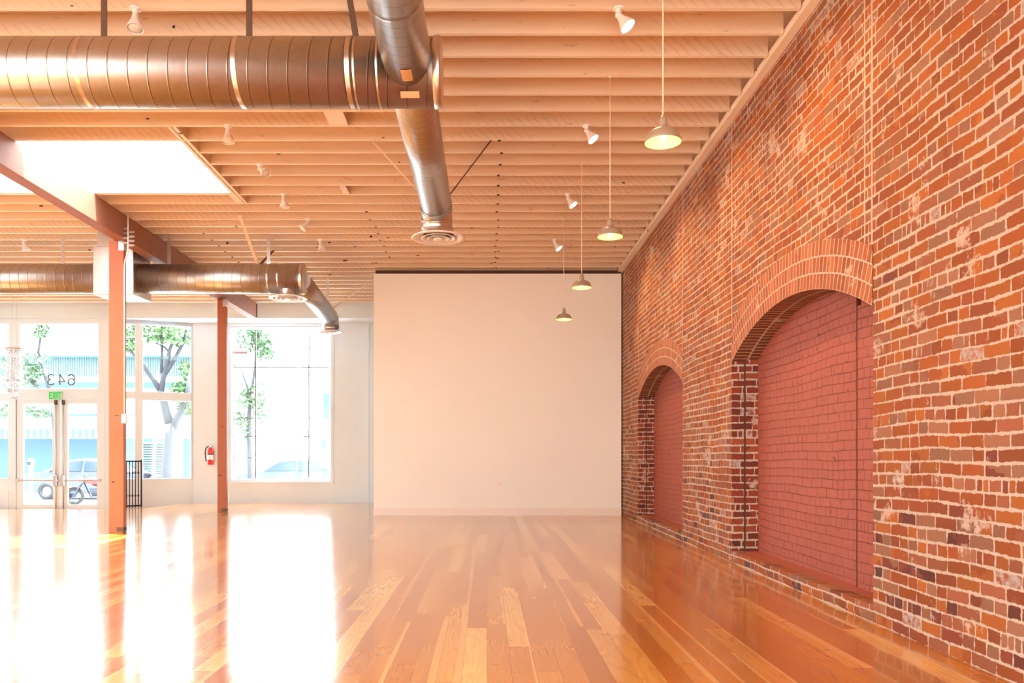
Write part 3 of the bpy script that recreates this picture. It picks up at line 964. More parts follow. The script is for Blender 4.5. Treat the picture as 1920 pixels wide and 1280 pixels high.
# near duct
YN, ZN, RN = 6.47, 4.306, .265
bx, rb = -.625, .19
near = empty('ventilation_duct', (0, 0, 0), 'big near spiral metal air duct with a long branch ending in a round diffuser', 'duct')
MB().tube([(-9.5, YN, ZN), (-.38, YN, ZN)], RN, 64, True, .156).build('main_pipe', M['duct'], near, fix=False)
MB().lathe([(.001, .008), (RN - .012, .008), (RN + .006, .004), (RN + .008, -.006), (RN + .008, -.05), (RN, -.055)], (-.372, YN, ZN), 64, Matrix.Rotation(PI / 2, 3, 'Y')).build('end_cap', M['metal'], near)
MB().tube([(bx, 2.6, ZN), (bx, 6.4, ZN)], rb, 56, True, .125).build('branch_pipe', M['duct'], near, fix=False)
MB().tube([(bx, 6.5, ZN), (bx, 9.74, ZN)], rb, 56, True, .125).build('branch_pipe', M['duct'], near, fix=False)
ep = elbow((bx, 9.74, ZN), (0, 1, 0), .27, rb)
MB().tube(ep, rb + .004, 48, True).build('elbow', M['metal'], near)
for q in (3, 7): MB().tube([ep[q] - (ep[q + 1] - ep[q]).normalized() * .008, ep[q] + (ep[q + 1] - ep[q]).normalized() * .008], rb + .010, 48).build('elbow_seam', M['metal'], near)
diffuser(near, bx + .02, 10.01, 3.945, .34, rb, 4.06)
for px in (170, 455, 660):
    x = (px - CX) * YN / F
    band(near, (x - .018, YN, ZN), (x + .018, YN, ZN), RN + .004)
band(near, (-1.05, YN, ZN), (-1.035, YN, ZN), RN + .006); band(near, (-.87, YN, ZN), (-.855, YN, ZN), RN + .006)
band(near, (bx, 5.35, ZN), (bx, 5.37, ZN), rb + .004); band(near, (bx, 9.72, ZN), (bx, 9.76, ZN), rb + .007)
for px, lean in ((193, 0), (466, 0), (672, -.10)):
    strap(near, (px - CX) * YN / F, YN + .02, 5.08, ZN, RN, lean)
for px, top in ((697, 9.76), (921, 9.76)):
    x = (px - CX) * 9.76 / F
    sgn = 1 if x > bx else -1
    MB().tube([(x, 9.74, JB), (bx + sgn * rb * .9, 9.72, ZN + .08)], .008, 8).build('brace_rod', M['strap'] if sgn > 0 else M['cord'], near)
patch(near, (bx, ZN), rb + .003, -PI / 2 - .15, -PI / 2 + .28, 6.02, 6.20)
patch(near, (YN, ZN), RN + .003, PI + .95, PI + 1.18, bx - .06, bx + .09, 'X')

# far duct
YF, ZF, RF = 14.0, 4.318, .257
far = empty('ventilation_duct', (0, 0, 0), 'far spiral metal air duct before the storefront, with a square box and short branch', 'duct')
xe = (570 - CX) * YF / F
MB().tube([(XL + .1, YF, ZF), (-6.7, YF, ZF)], RF, 56, True, .156).build('main_pipe', M['duct'], far, fix=False)
MB().tube([(-6.1, YF, ZF), (xe, YF, ZF)], RF, 56, True, .156).build('main_pipe', M['duct'], far, fix=False)
MB().lathe([(.001, .008), (RF - .012, .008), (RF + .006, .004), (RF + .008, -.006), (RF + .008, -.05), (RF, -.055)], (xe + .005, YF, ZF), 56, Matrix.Rotation(PI / 2, 3, 'Y')).build('end_cap', M['metal'], far)
x0, x1 = (174 - CX) * 13.65 / F, (250 - CX) * 13.65 / F
MB().hexa([(x0, 13.65, 3.98), (x1, 13.65, 3.98), (x1 + .02, 14.35, 3.98), (x0, 14.35, 3.98),
           (x0, 13.65, 4.80), (x1, 13.65, 4.80), (x1, 14.35, 4.80), (x0, 14.35, 4.80)]).build('duct_box', M['metal'], far, bevel=.01)
MB().box(x0 + .04, x1 - .04, 13.72, 14.3, 4.80, 5.055).build('duct_riser', M['metal'], far)
bs, be = Vector((-3.30, YF + .1, ZF)), Vector((-3.50, 17.75, ZF))
MB().tube([bs, be], rb, 44, True, .125).build('branch_pipe', M['duct'], far, fix=False)
ep = elbow(be, be - bs, .24, rb)
MB().tube(ep, rb + .004, 40).build('elbow', M['metal'], far)
diffuser(far, ep[-1].x, ep[-1].y, 4.02, .285, .15, ep[-1].z + .04)
diffuser(far, (540 - CX) * YF / F, YF, 3.985, .335, .17, ZF - RF + .06)
band(far, (xe - .42, YF, ZF), (xe - .40, YF, ZF), RF + .005); band(far, (xe - .60, YF, ZF), (xe - .58, YF, ZF), RF + .005)
for px in (117, 316, 503):
    strap(far, (px - CX) * YF / F, YF + .02, 5.06, ZF, RF, 0, .06, 'metal')
MB().bar((-3.95, 12.78, JB), (-4.0, 13.97, ZF + RF - .02), .05, .012).build('brace_bar', M['cord'], far)
MB().bar((-3.99, 14.95, JB), (-4.0, 14.03, ZF + RF - .02), .05, .012).build('brace_bar', M['strap'], far)
strap(far, -3.42, 17.2, 5.06, ZF, rb, 0, .05, 'metal')
MB().tube([(-2.42, 17.3, JB), (-3.32, 17.2, ZF + .08)], .010, 8).build('brace_rod', M['cord'], far)

# ------------------------------------------------------------------ pendants
def lamp(kind, name, energy, color, loc, parent, radius=.03, rot=None, angle=None, blend=.5):
    l = bpy.data.lights.new(name, kind); l.energy = energy; l.color = color
    l.shadow_soft_size = radius
    if kind == 'SPOT': l.spot_size = angle; l.spot_blend = blend
    o = bpy.data.objects.new(name, l); COL.objects.link(o); o.parent = parent; o.location = loc
    if rot is not None: o.rotation_euler = rot
    return o


PEND_W, SPOT_W = .8, 55.0
ZR = 3.435
pend = [6.877 + .406 * k + .022 for k in (-3, 3, 9, 15)]
ptxt = ['largest brushed nickel pendant lamp on a cream cord, hanging nearest before the brick wall',
        'brushed nickel pendant lamp second from the viewer, hanging high beside the brick wall',
        'brushed nickel pendant lamp third from the viewer, hanging before the partition top',
        'smallest brushed nickel pendant lamp, hanging lowest in the picture before the partition wall']
r = empty('pendant_lamp', (1.25, pend[0], ZR), ptxt[0], 'lamp', 'pendant lamps along the brick wall')
prof = [(.130, 0), (.1305, .008), (.124, .022), (.116, .045), (.103, .066), (.082, .082), (.058, .091), (.038, .097)]
MB().lathe(prof, n=40).build('shade', M['shade'], r)
MB().lathe([(a - .003, b - .001) for a, b in prof], n=40).build('shade_lining', M['lining'], r)
MB().lathe([(.038, .095), (.034, .100), (.031, .140), (.027, .172), (.016, .180), (.006, .196), (.001, .196)], n=24).build('socket_cap', M['shade'], r)
MB().tube([(0, 0, .19), (0, 0, JB - ZR)], .0055, 8).build('cord', M['cord'], r)
MB().lathe([(.001, -.022), (.014, -.018), (.016, 0), (.001, 0)], (0, 0, JB - ZR + .012), 14).build('ceiling_rose', M['white_metal'], r)
MB().sphere((0, 0, .045), .026, 14, 10, (1, 1, 1.25)).build('bulb', M['bulb'], r)
lamp('POINT', 'pendant_light', PEND_W, (1, .70, .36), (0, 0, .008), r, .028)
for y, t in zip(pend[1:], ptxt[1:]): copy_thing(r, (1.25, y, ZR), t)

# ------------------------------------------------------------------ ceiling spotlights
def spotlight(loc, tilt, label, lit, group, energy=None):
    r = empty('spotlight', loc, label, 'spotlight', group)
    R = Matrix.Rotation(tilt[1], 3, 'Z') @ Matrix.Rotation(tilt[0], 3, 'Y')
    MB().lathe([(.001, -.004), (.045, -.004), (.05, 0), (.05, .012)], n=20).build('ceiling_plate', M['white_metal'], r)
    MB().lathe([(.024, 0), (.026, -.05), (.030, -.06), (.001, -.062)], n=18).build('lampholder', M['white_metal'], r)
    o = Vector((0, 0, -.045))
    MB().lathe([(.001, .02), (.024, .015), (.030, -.03), (.036, -.055), (.058, -.100), (.070, -.135), (.072, -.145), (.068, -.146), (.062, -.135)], o, 30, R).build('shade', M['white_metal'], r)
    MB().lathe([(.062, -.130), (.05, -.140), (.02, -.146), (.0005, -.147)], o, 26, R).build('bulb', M['flood'] if lit else M['flood_off'], r)
    if lit:
        e = R.to_euler()
        lamp('SPOT', 'flood_light', energy or SPOT_W, (1, .60, .26), o + R @ Vector((0, 0, -.16)), r, .05, e, 1.9, .7)
    return r


wall_tilt = (-.62, -.35)
gr = 'spotlights in the row along the brick wall'
for (px, y, t) in ((1160, 6.88, 'lit white ceiling spotlight nearest the viewer, aimed at the brick wall'),
                   (1100, 9.32, 'lit white ceiling spotlight aimed at the brick wall, just left of the nearest pendant shade'),
                   (1065, 11.75, 'lit white ceiling spotlight left of the second pendant lamp and higher in the picture'),
                   (1040, 14.20, 'small lit white ceiling spotlight farthest along the brick wall, above the smallest pendant lamp')):
    spotlight(((px - CX) * y / F, y + .02, JB), wall_tilt, t, True, gr)
gl_ = 'spotlights on the joists left of the near duct branch'
for (px, y, tilt, t) in ((252, 6.88, (-.25, -1.2), 'white ceiling spotlight above the big near duct, facing down'),
                         (426, 9.32, (-.2, -1.0), 'white ceiling spotlight right of the skylight near corner, facing down'),
                         (486, 10.55, (-.95, -.5), 'white ceiling spotlight tilted sideways beside the skylight edge, second past the near duct'),
                         (531, 11.75, (-.15, -.6), 'white ceiling spotlight facing down just past the skylight, mid-row'),
                         (577, 12.98, (.7, .4), 'white ceiling spotlight tilted left, above the far duct end'),
                         (600, 14.20, (-.25, -.5), 'faint white ceiling spotlight farthest right, behind the far duct end')):
    spotlight(((px - CX) * y / F, y + .02, JB), tilt, t, False, gl_)
spotlight(((43 - CX) * 14.2 / F, 14.22, JB), (-.3, .3), 'faint white ceiling spotlight at the far left, above the far duct', False, gl_)

# ------------------------------------------------------------------ outlet, exit sign, extinguisher, numerals
o = P(936, 907, PY)
r = empty('electrical_outlet', (o.x, PY, o.z), 'small pale electrical outlet low on the partition wall', 'outlet')
MB().box(-.036, .036, -.006, 0, -.057, .057).build('cover_plate', M['base'], r, bevel=.003)
for dz_ in (-.025, .025):
    MB().box(-.017, .017, -.009, -.005, dz_ - .015, dz_ + .015).build('socket', M['wall'], r, bevel=.003)
o = P(106, 741.5, YD)
r = empty('exit_sign', (o.x, YD - .012, o.z), 'lit exit sign with green letters above the double entry doors', 'sign')
MB().box(-.165, .165, -.05, 0, -.105, .105).build('sign_housing', M['exit_face'], r, bevel=.006)


def letters(parent, strokes, x0, w, h, t, y0, y1):
    """strokes: list of (ax, az, bx, bz) in 0..1 of a letter cell"""
    m = MB()
    for (ax, az_, bx_, bz) in strokes:
        m.bar((x0 + ax * w, (y0 + y1) / 2, (az_ - .5) * h), (x0 + bx_ * w, (y0 + y1) / 2, (bz - .5) * h), abs(y1 - y0), t, (0, 0, 1) if abs(bz - az_) < .5 else (1, 0, 0))
    return m


def letter_mesh(strokes, x0, w, h, t, y):
    m = MB()
    for (a, b, c, d) in strokes:
        p, q = Vector((x0 + a * w, y, (b - .5) * h)), Vector((x0 + c * w, y, (d - .5) * h))
        u = (q - p).normalized(); nrm = Vector((-u.z, 0, u.x))
        p -= u * t * .5; q += u * t * .5
        m.obox(p, u, nrm, (0, 1, 0), 0, (q - p).length, -t / 2, t / 2, -.004, .004)
    return m


LET = {'E': [(0, 0, 0, 1), (0, 0, 1, 0), (0, 1, 1, 1), (0, .5, .8, .5)], 'X': [(0, 0, 1, 1), (0, 1, 1, 0)],
       'I': [(.5, 0, .5, 1)], 'T': [(0, 1, 1, 1), (.5, 0, .5, 1)]}
for ch, x0, w in (('E', -.140, .055), ('X', -.055, .065), ('I', .028, .03), ('T', .075, .065)):
    letter_mesh(LET[ch], x0, w, .145, .026, -.053).build('letter', M['exit'], r)['label'] = 'green letter ' + ch


def digit(chars, px):
    o = P(px, 713, YD)
    return o


def stroke_thing(name, pts, px, label, closed=False):
    o = P(px, 711, YD)
    r = empty(name, (o.x, YD + .07, o.z), label, 'number', 'street numerals on the transom glass')
    h = .27
    m = MB()
    for line in (pts if isinstance(pts[0], list) else [pts]):
        m.tube([(x * h, 0, z * h) for x, z in line], .017, 8)
    m.build('numeral', M['chrome_dark'], r)
    return r


M['chrome_dark'] = plain('dark_pewter', (.045, .035, .05), .5, .3, .1, 20)
def arcpts(cx, cz, rx, rz, a0, a1, n=14):
    return [(cx + rx * math.cos(a0 + (a1 - a0) * i / n), cz + rz * math.sin(a0 + (a1 - a0) * i / n)) for i in range(n + 1)]
# seen from inside, so each figure reads mirrored: 643 appears as a mirrored 3, 4, 6 from left to right
D2 = PI / 180
three = arcpts(0, .25, .26, .25, 160 * D2, -90 * D2) + arcpts(0, -.25, .30, .25, 90 * D2, -165 * D2)[1:]
six = arcpts(0, .10, .30, .40, 30 * D2, 180 * D2) + arcpts(0, -.2, .30, .30, 180 * D2, 540 * D2, 24)[1:]
mir = lambda p: [(-x, z) for x, z in p]
stroke_thing('house_number', mir(three), 93, 'mirrored metal numeral 3 on the transom glass, leftmost of the street number')
stroke_thing('house_number', [mir([(.30, -.18), (-.36, -.18)]), mir([(-.36, -.20), (.12, .5)]), mir([(.12, .52), (.12, -.5)])], 112, 'mirrored metal numeral 4 on the transom glass, middle of the street number')
stroke_thing('house_number', mir(six), 131, 'mirrored metal numeral 6 on the transom glass, rightmost of the street number')

o = P(397, 855, YW)
r = empty('fire_extinguisher', (o.x, YW - .10, o.z - .22), 'red fire extinguisher with black hose on the white wall left of the far post', 'fire extinguisher')
MB().lathe([(.001, 0), (.07, 0), (.078, .012), (.078, .36), (.07, .40), (.04, .435), (.025, .45), (.001, .45)], n=24).build('cylinder', M['red'], r)
MB().lathe([(.079, .13), (.0795, .135), (.0795, .255), (.079, .26)], n=24).build('label_band', M['label_white'], r)
MB().lathe([(.079, .255), (.081, .258), (.081, .275), (.079, .278)], n=24).build('bracket_strap', M['black'], r)
MB().box(-.025, .025, -.03, .03, .45, .50).build('valve', M['chrome'], r, bevel=.006)
MB().bar((-.02, 0, .50), (.09, -.01, .54), .02, .012).build('handle', M['chrome'], r)
MB().tube([(-.02, 0, .475), (-.08, 0, .47), (-.12, -.01, .42), (-.135, -.01, .30), (-.12, -.01, .16), (-.105, -.01, .08)], .013, 10).build('hose', M['rubber'], r)
MB().box(-.03, .03, .07, .09, .1, .4).build('wall_bracket', M['metal'], r)

# ------------------------------------------------------------------ folding iron gate before the angled wall
g0, g1 = P(226, 950, 19.4), P(265, 946, 19.75)
gz0, gz1 = floor_z(g0.x, g0.y) + .015, 0
gp = Vector((g0.x, g0.y, 0)); gq = Vector((g1.x, g1.y, 0)); gu = (gq - gp).normalized(); gL = (gq - gp).length
gb = max(floor_z(g0.x, g0.y), floor_z(g1.x, g1.y)) + .012
gh = 1.16
r = empty('iron_gate', (gp.x, gp.y, gb), 'folded black iron gate of thin upright bars standing beside the near post', 'gate')
def gpt(u, z): return Vector((gu.x * u, gu.y * u, z))
for i in range(8):
    u = gL * i / 7.0
    last = i == 7
    MB().tube([gpt(u, .0), gpt(u, gh + (.02 if last else 0))], .019 if last else .013, 8).build('gate_bar', M['black'], r)
for z in (.05, gh - .02):
    MB().bar(gpt(0, z), gpt(gL, z), .02, .035).build('gate_rail', M['black'], r)
for z in (.30, .86):
    for i in range(1, 7, 1):
        MB().sphere(gpt(gL * (i + .0) / 7, z), .026, 8, 6, (1, 1, 1.4)).build('gate_knuckle', M['black'], r)

# ------------------------------------------------------------------ chandelier of hanging crystals
YC = 18.5
o = P(27, 655, YC)
r = empty('crystal_chandelier', (o.x, YC, 2.55), 'chandelier of long pearly bead strands hanging left of the entry doors', 'chandelier')
zt = o.z - 2.55
MB().lathe([(.001, .03), (.20, .03), (.22, .02), (.22, -.01), (.20, -.015), (.001, -.015)], (0, 0, zt), 28).build('top_plate', M['metal'], r)
for s in (-.06, .06): MB().tube([(s, 0, zt + .02), (s * .9, 0, JB - 2.55)], .004, 6).build('cable', M['metal'], r)
rr = random.Random(3)
for k in range(26):
    if k < 10: a = 2 * PI * k / 10; R_ = .175; z_end = .42
    elif k < 20: a = 2 * PI * k / 10 + .3; R_ = .115; z_end = .18
    else: a = 2 * PI * k / 6; R_ = .05; z_end = .02
    m = MB(); z = zt - .02; x, y = R_ * math.cos(a), R_ * math.sin(a)
    while z > z_end:
        br = rr.uniform(.013, .020)
        m.sphere((x + rr.uniform(-.012, .012), y + rr.uniform(-.012, .012), z), br, 6, 4); z -= br * 2.25
    m.sphere((x, y, z_end), .034, 8, 6)
    m.build('bead_strand', M['crystal'], r)

# ------------------------------------------------------------------ outside: pavement, street, buildings
m = MB(); m.box(-60, 40, 21.25, 24.4, -.4, -.14)
struct(m, 'sidewalk', M['stone'], 'pale concrete sidewalk outside the storefront', 'sidewalk')
m = MB(); m.box(-60, 40, 24.4, 34.0, -.5, -.28)
struct(m, 'street', M['asphalt'], 'sunlit street beyond the sidewalk', 'street')
m = MB(); m.box(-60, 40, 34.0, 36.0, -.5, -.14)
struct(m, 'sidewalk', M['stone'], 'pale sidewalk across the street', 'sidewalk')

YS = 36.0
def q(px, py, d=YS): return P(px, py, d)
bl = empty('storefront_building', (-19, YS, -.14), 'pale building across the street with teal walls and a corrugated teal parapet', 'building')
def bpart(name, px0, px1, py0, py1, mat, dy0=0, dy1=.3):
    a, b = q(px0, py1), q(px1, py0)
    o = MB().box(a.x, b.x, YS + dy0, YS + dy1, a.z, b.z).build(name, mat, None); 
    o.parent = bl; o.matrix_parent_inverse = Matrix.Translation(-Vector(bl.location)); return o
bpart('lower_wall', -160, 372, 822, 918, M['teal'], 0, .4)
bpart('upper_wall', -160, 372, 700, 822, M['bwhite'], 0, .4)
bpart('blue_band', 60, 372, 717, 729, M['teal_dark'], -.1, .05)
bpart('white_ledge', -160, 372, 729, 740, M['bwhite'], -.3, .05)
bpart('parapet_cap', -160, 372, 667, 671, M['teal_dark'], -.12, .3)
m = MB(); a, b = q(-160, 706), q(372, 668)
nn = 120
for i in range(nn):
    x = a.x + (b.x - a.x) * i / nn; w = (b.x - a.x) / nn
    m.hexa([(x, YS - .02, a.z), (x + w * .5, YS - .09, a.z), (x + w, YS - .02, a.z), (x + w * .5, YS + .1, a.z),
            (x, YS - .02, b.z), (x + w * .5, YS - .09, b.z), (x + w, YS - .02, b.z), (x + w * .5, YS + .1, b.z)])
o = m.build('corrugated_parapet', M['teal_pale'], None); o.parent = bl; o.matrix_parent_inverse = Matrix.Translation(-Vector(bl.location))
# scalloped awning
a, b = q(-160, 800), q(255, 800)
m = MB(); n_ = 70; w = (b.x - a.x) / n_
za_, zv, zb_ = q(0, 775).z, q(0, 806).z, q(0, 822).z
for i in range(n_):
    x = a.x + w * i
    m.hexa([(x, YS - .9, zv - .03), (x + w, YS - .9, zv - .03), (x + w, YS, za_ - .03), (x, YS, za_ - .03), (x, YS - .9, zv), (x + w, YS - .9, zv), (x + w, YS, za_), (x, YS, za_)])
    m.prism([(x, zv), (x, zb_ + .1), (x + w * .2, zb_), (x + w * .5, zb_ - .05), (x + w * .8, zb_), (x + w, zb_ + .1), (x + w, zv)], YS - .92, YS - .9) if i % 2 else None
o = m.build('awning', M['teal_shutter'], None); o.parent = bl; o.matrix_parent_inverse = Matrix.Translation(-Vector(bl.location))
# louvred shutter and doorway seen in the angled window
m = MB(); a, b = q(264, 900), q(312, 828)
for i in range(16):
    z = a.z + (b.z - a.z) * i / 16
    m.hexa([(a.x, YS - .08, z), (b.x, YS - .08, z), (b.x, YS, z + .05), (a.x, YS, z + .05), (a.x, YS - .08, z + .03), (b.x, YS - .08, z + .03), (b.x, YS, z + .10), (a.x, YS, z + .10)])
o = m.build('louvred_shutter', M['teal_pale'], None); o.parent = bl; o.matrix_parent_inverse = Matrix.Translation(-Vector(bl.location))
bpart('pilaster', 328, 345, 822, 918, M['teal_pale'], -.1, .05)
bpart('doorway', 345, 360, 826, 918, M['teal_dark'], -.06, .05)
b2 = empty('cream_building', (-8, 37, -.14), 'washed-out cream building across the street behind the display window', 'building')
def cpart(name, px0, px1, py0, py1, mat, y0=37, y1=37.4):
    a, b = q(px0, py1, 37), q(px1, py0, 37)
    o = MB().box(a.x, b.x, y0, y1, a.z, b.z).build(name, mat, None)
    o.parent = b2; o.matrix_parent_inverse = Matrix.Translation(-Vector(b2.location)); return o
cpart('facade', 374, 1000, 690, 912, M['bwhite'])
cpart('cornice', 374, 1000, 684, 692, M['bcream'], 36.7, 37.2)
cpart('cream_bay', 440, 478, 815, 912, M['bcream'], 36.9, 37.1)
cpart('window_panel', 597, 612, 826, 842, M['bblue'], 36.94, 37.1)
cpart('window_panel', 607, 622, 738, 784, M['bblue'], 36.94, 37.1)
cpart('window_panel', 570, 576, 806, 840, M['bblue'], 36.94, 37.1)
cpart('wall_lettering_board', 437, 466, 659, 664, M['sign_red'], 36.8, 36.95)
cpart('board_post', 437, 440, 664, 690, M['bcream'], 36.85, 36.92)
cpart('board_post', 462, 465, 664, 690, M['bcream'], 36.85, 36.92)


# ------------------------------------------------------------------ street trees
def leaves(parent, clusters, mat, seed, size=.10, name='foliage'):
    rg = random.Random(seed); m = MB()
    for (c, rad, n) in clusters:
        for _ in range(n):
            while True:
                p = Vector((rg.uniform(-1, 1), rg.uniform(-1, 1), rg.uniform(-1, 1)))
                if p.length < 1: break
            p = Vector(c) + Vector((p.x * rad[0], p.y * rad[1], p.z * rad[2]))
            d = Vector((rg.gauss(0, 1), rg.gauss(0, 1), rg.gauss(0, .7))).normalized()
            e = d.cross(Vector((rg.gauss(0, 1), rg.gauss(0, 1), rg.gauss(0, 1)))).normalized()
            s = size * rg.uniform(.6, 1.3)
            b = len(m.v)
            m.v += [tuple(p - d * s), tuple(p + e * s * .45), tuple(p + d * s), tuple(p - e * s * .45)]
            m.face(range(b, b + 4))
    o = m.build(name, mat, parent, fix=False)
    o['kind'] = 'stuff'
    return o


def tree(d, base_px, label, limbs, clusters, mat, seed, group='street trees outside the storefront', size=.10):
    b = P(base_px[0], base_px[1], d); b.z = -.14 if d < 24.4 else -.28
    if 34 < d: b.z = -.14
    r = empty('street_tree', b, label, 'tree', group)
    rel = lambda px, py, dd=0: P(px, py, d + dd) - b
    for i, (pts, rad) in enumerate(limbs):
        ps = [Vector((0, 0, 0)) if p is None else rel(*p) for p in pts]
        n = len(ps)
        MB().tube(ps, [rad[0] + (rad[1] - rad[0]) * k / (n - 1) for k in range(n)], 10).build('trunk' if i == 0 else 'branch', M['bark'], r)
    cl = [(rel(px, py, dd), (rx, ry, rz), n) for (px, py, dd, rx, ry, rz, n) in clusters]
    leaves(r, cl, mat, seed, size)
    return r


D1 = 23.6
tree(D1, (320, 905), 'street tree with a pale forked trunk seen in the angled window',
     [([None, (318, 880), (319, 850), (322, 815), (318, 795)], (.26, .17)),
      ([(319, 800), (312, 775), (306, 750), (300, 732)], (.14, .10)),
      ([(321, 808), (332, 785), (344, 765), (352, 735), (358, 700)], (.13, .07)),
      ([(301, 735), (290, 715), (272, 690), (262, 676), (236, 648)], (.085, .05)),
      ([(302, 735), (306, 710), (314, 680), (318, 655), (328, 632)], (.09, .045)),
      ([(310, 700), (328, 672), (345, 640), (352, 610)], (.07, .05)),
      ([(303, 700), (304, 660), (302, 612), (300, 580)], (.05, .035)),
      ([(317, 660), (308, 650), (290, 642)], (.04, .02))],
     [(240, 630, 0, .35, .4, .55, 260), (290, 622, .2, .6, .5, .35, 240), (330, 625, -.1, .7, .5, .4, 260),
      (352, 695, .3, .25, .4, .30, 90), (345, 730, .2, .40, .3, .25, 170), (340, 748, 0, .3, .3, .15, 60), (350, 765, .2, .25, .3, .22, 120),
      (300, 570, 0, 1.4, 1.0, .5, 400)], M['leaf'], 11)
D2_ = 27.0
tree(D2_, (470, 915), 'slim leafy street tree seen through the left panes of the display window',
     [([None, (468, 850), (466, 790), (470, 740)], (.10, .06)), ([(470, 745), (478, 690), (482, 640), (478, 590)], (.05, .03)), ([(469, 745), (460, 715), (452, 690)], (.04, .02))],
     [(460, 750, 0, .35, .4, .30, 150), (478, 740, .2, .40, .4, .50, 190), (490, 770, 0, .35, .3, .45, 170), (455, 790, 0, .35, .3, .35, 120), (463, 812, 0, .2, .3, .2, 60),
      (465, 630, 0, .45, .4, .45, 220), (488, 640, .2, .45, .4, .5, 240), (496, 658, 0, .35, .3, .35, 170), (475, 590, 0, .9, .6, .4, 260)], M['leaf_pale'], 12)
D3 = 25.6
tree(D3, (108, 905), 'street tree with loose foliage seen above and between the entry doors',
     [([None, (106, 850), (104, 790), (96, 740)], (.13, .09)), ([(97, 745), (84, 700), (72, 660), (80, 605)], (.07, .03)), ([(97, 745), (75, 730), (58, 715)], (.05, .03))],
     [(78, 622, 0, .30, .3, .22, 130), (70, 672, 0, .4, .4, .2, 70), (60, 690, 0, .5, .4, .25, 110), (52, 712, .2, .4, .4, .25, 120), (68, 700, 0, .4, .4, .2, 60),
      (62, 768, 0, .3, .3, .13, 60), (78, 775, 0, .35, .3, .16, 70), (8, 700, 0, .5, .4, .6, 130), (5, 770, 0, .3, .3, .25, 70), (90, 560, 0, 1.5, 1.0, .5, 300)], M['leaf_pale'], 13)

# lamp pole and parking meter
o = P(283, 890, 25.5)
r = empty('street_pole', (o.x, 25.5, -.28), 'thin white street pole leaning beside the pale tree trunk', 'pole')
MB().tube([(0, 0, 0), (.06, 0, .6), (.14, 0, 2.2), (.20, 0, 4.2)], [.05, .045, .04, .035], 12).build('pole_shaft', M['bwhite'], r)
MB().lathe([(.001, 0), (.11, 0), (.10, .05), (.05, .09), (.001, .09)], n=16).build('pole_base', M['bwhite'], r)
o = P(58, 930, 22.6)
r = empty('parking_meter', (o.x, 22.6, -.14), 'white parking meter on the sidewalk outside the left entry door', 'parking meter')
MB().tube([(0, 0, 0), (0, 0, 1.05)], .05, 14).build('meter_post', M['bwhite'], r)
MB().lathe([(.001, 0), (.06, 0), (.085, .06), (.095, .16), (.08, .24), (.04, .29), (.001, .30)], (0, 0, 1.02), 20).build('meter_head', M['bwhite'], r)
MB().box(-.05, .05, -.10, -.08, 1.12, 1.22).build('meter_display', M['car_glass'], r)


# ------------------------------------------------------------------ cars
def car(loc, label, paint, flip=1, L=4.6):
    r = empty('parked_car', loc, label, 'car', 'cars parked outside')
    s = L / 4.6
    prof = [(-2.28, .42), (-2.30, .62), (-2.22, .86), (-2.12, .92), (-1.55, .97), (-.80, 1.37), (-.2, 1.44), (.45, 1.38), (1.15, .98), (1.85, .86), (2.20, .74), (2.30, .52), (2.28, .32), (1.85, .22), (-1.9, .22)]
    ws = [.80, .85, .86, .82, .78, .62, .60, .62, .80, .80, .76, .80, .80, .78, .78]
    m = MB(); n = len(prof)
    for sgn in (-1, 1):
        for (x, z), w in zip(prof, ws): m.v.append((x * s * flip, sgn * w, z))
    m.face(range(n)); m.face(range(2 * n - 1, n - 1, -1))
    for i in range(n):
        j = (i + 1) % n; m.face([i, n + i, n + j, j], i in range(2, 11))
    body = m.build('body', paint, r)
    for sgn in (-1, 1):
        w0, w1 = .80 * sgn, .645 * sgn
        for quad in ([(-1.30, 1.00), (-.78, 1.31), (-.18, 1.36), (-.18, 1.00)], [(-.10, 1.00), (-.10, 1.36), (.42, 1.31), (1.0, 1.00)]):
            m = MB(); pts = []
            for off in (.012, -.02):
                for (x, z) in quad:
                    k = (z - .97) / (1.40 - .97)
                    pts.append((x * s * flip, (w0 + (w1 - w0) * k) + sgn * off, z))
            b = 0; m.v += pts; m.face(range(4)); m.face([7, 6, 5, 4])
            for i in range(4): m.face([i, 4 + i, 4 + (i + 1) % 4, (i + 1) % 4])
            m.build('side_window', M['car_glass'], r)
        for x in (-1.38, 1.42):
            w = MB().torus((x * s * flip, sgn * .76, .31), .23, .085, 'Y', 24, 10).build('wheel', M['rubber'], r)
            MB().lathe([(.001, .03), (.10, .03), (.17, .01), (.2, -.03)], (x * s * flip, sgn * .78, .31), 20, Matrix.Rotation(-sgn * PI / 2, 3, 'X')).build('hubcap', M['metal'], w)
        MB().box(*sorted((-2.31 * s * flip, -2.16 * s * flip)), *sorted((sgn * .60, sgn * .84)), .64, .82).build('taillight', M['taillight'], r)
        MB().box(*sorted((2.30 * s * flip, 2.12 * s * flip)), *sorted((sgn * .55, sgn * .78)), .56, .70).build('headlight', M['label_white'], r)
    return r


o = P(62, 900, 28.6)
car((o.x + 2.3, 28.6, -.28), 'silver sedan parked outside the double entry doors', M['car_silver'], 1)
o = P(560, 900, 29.3)
car((o.x + .25, 29.3, -.28), 'pale blue car parked outside the large display window', M['car_white'], 1)


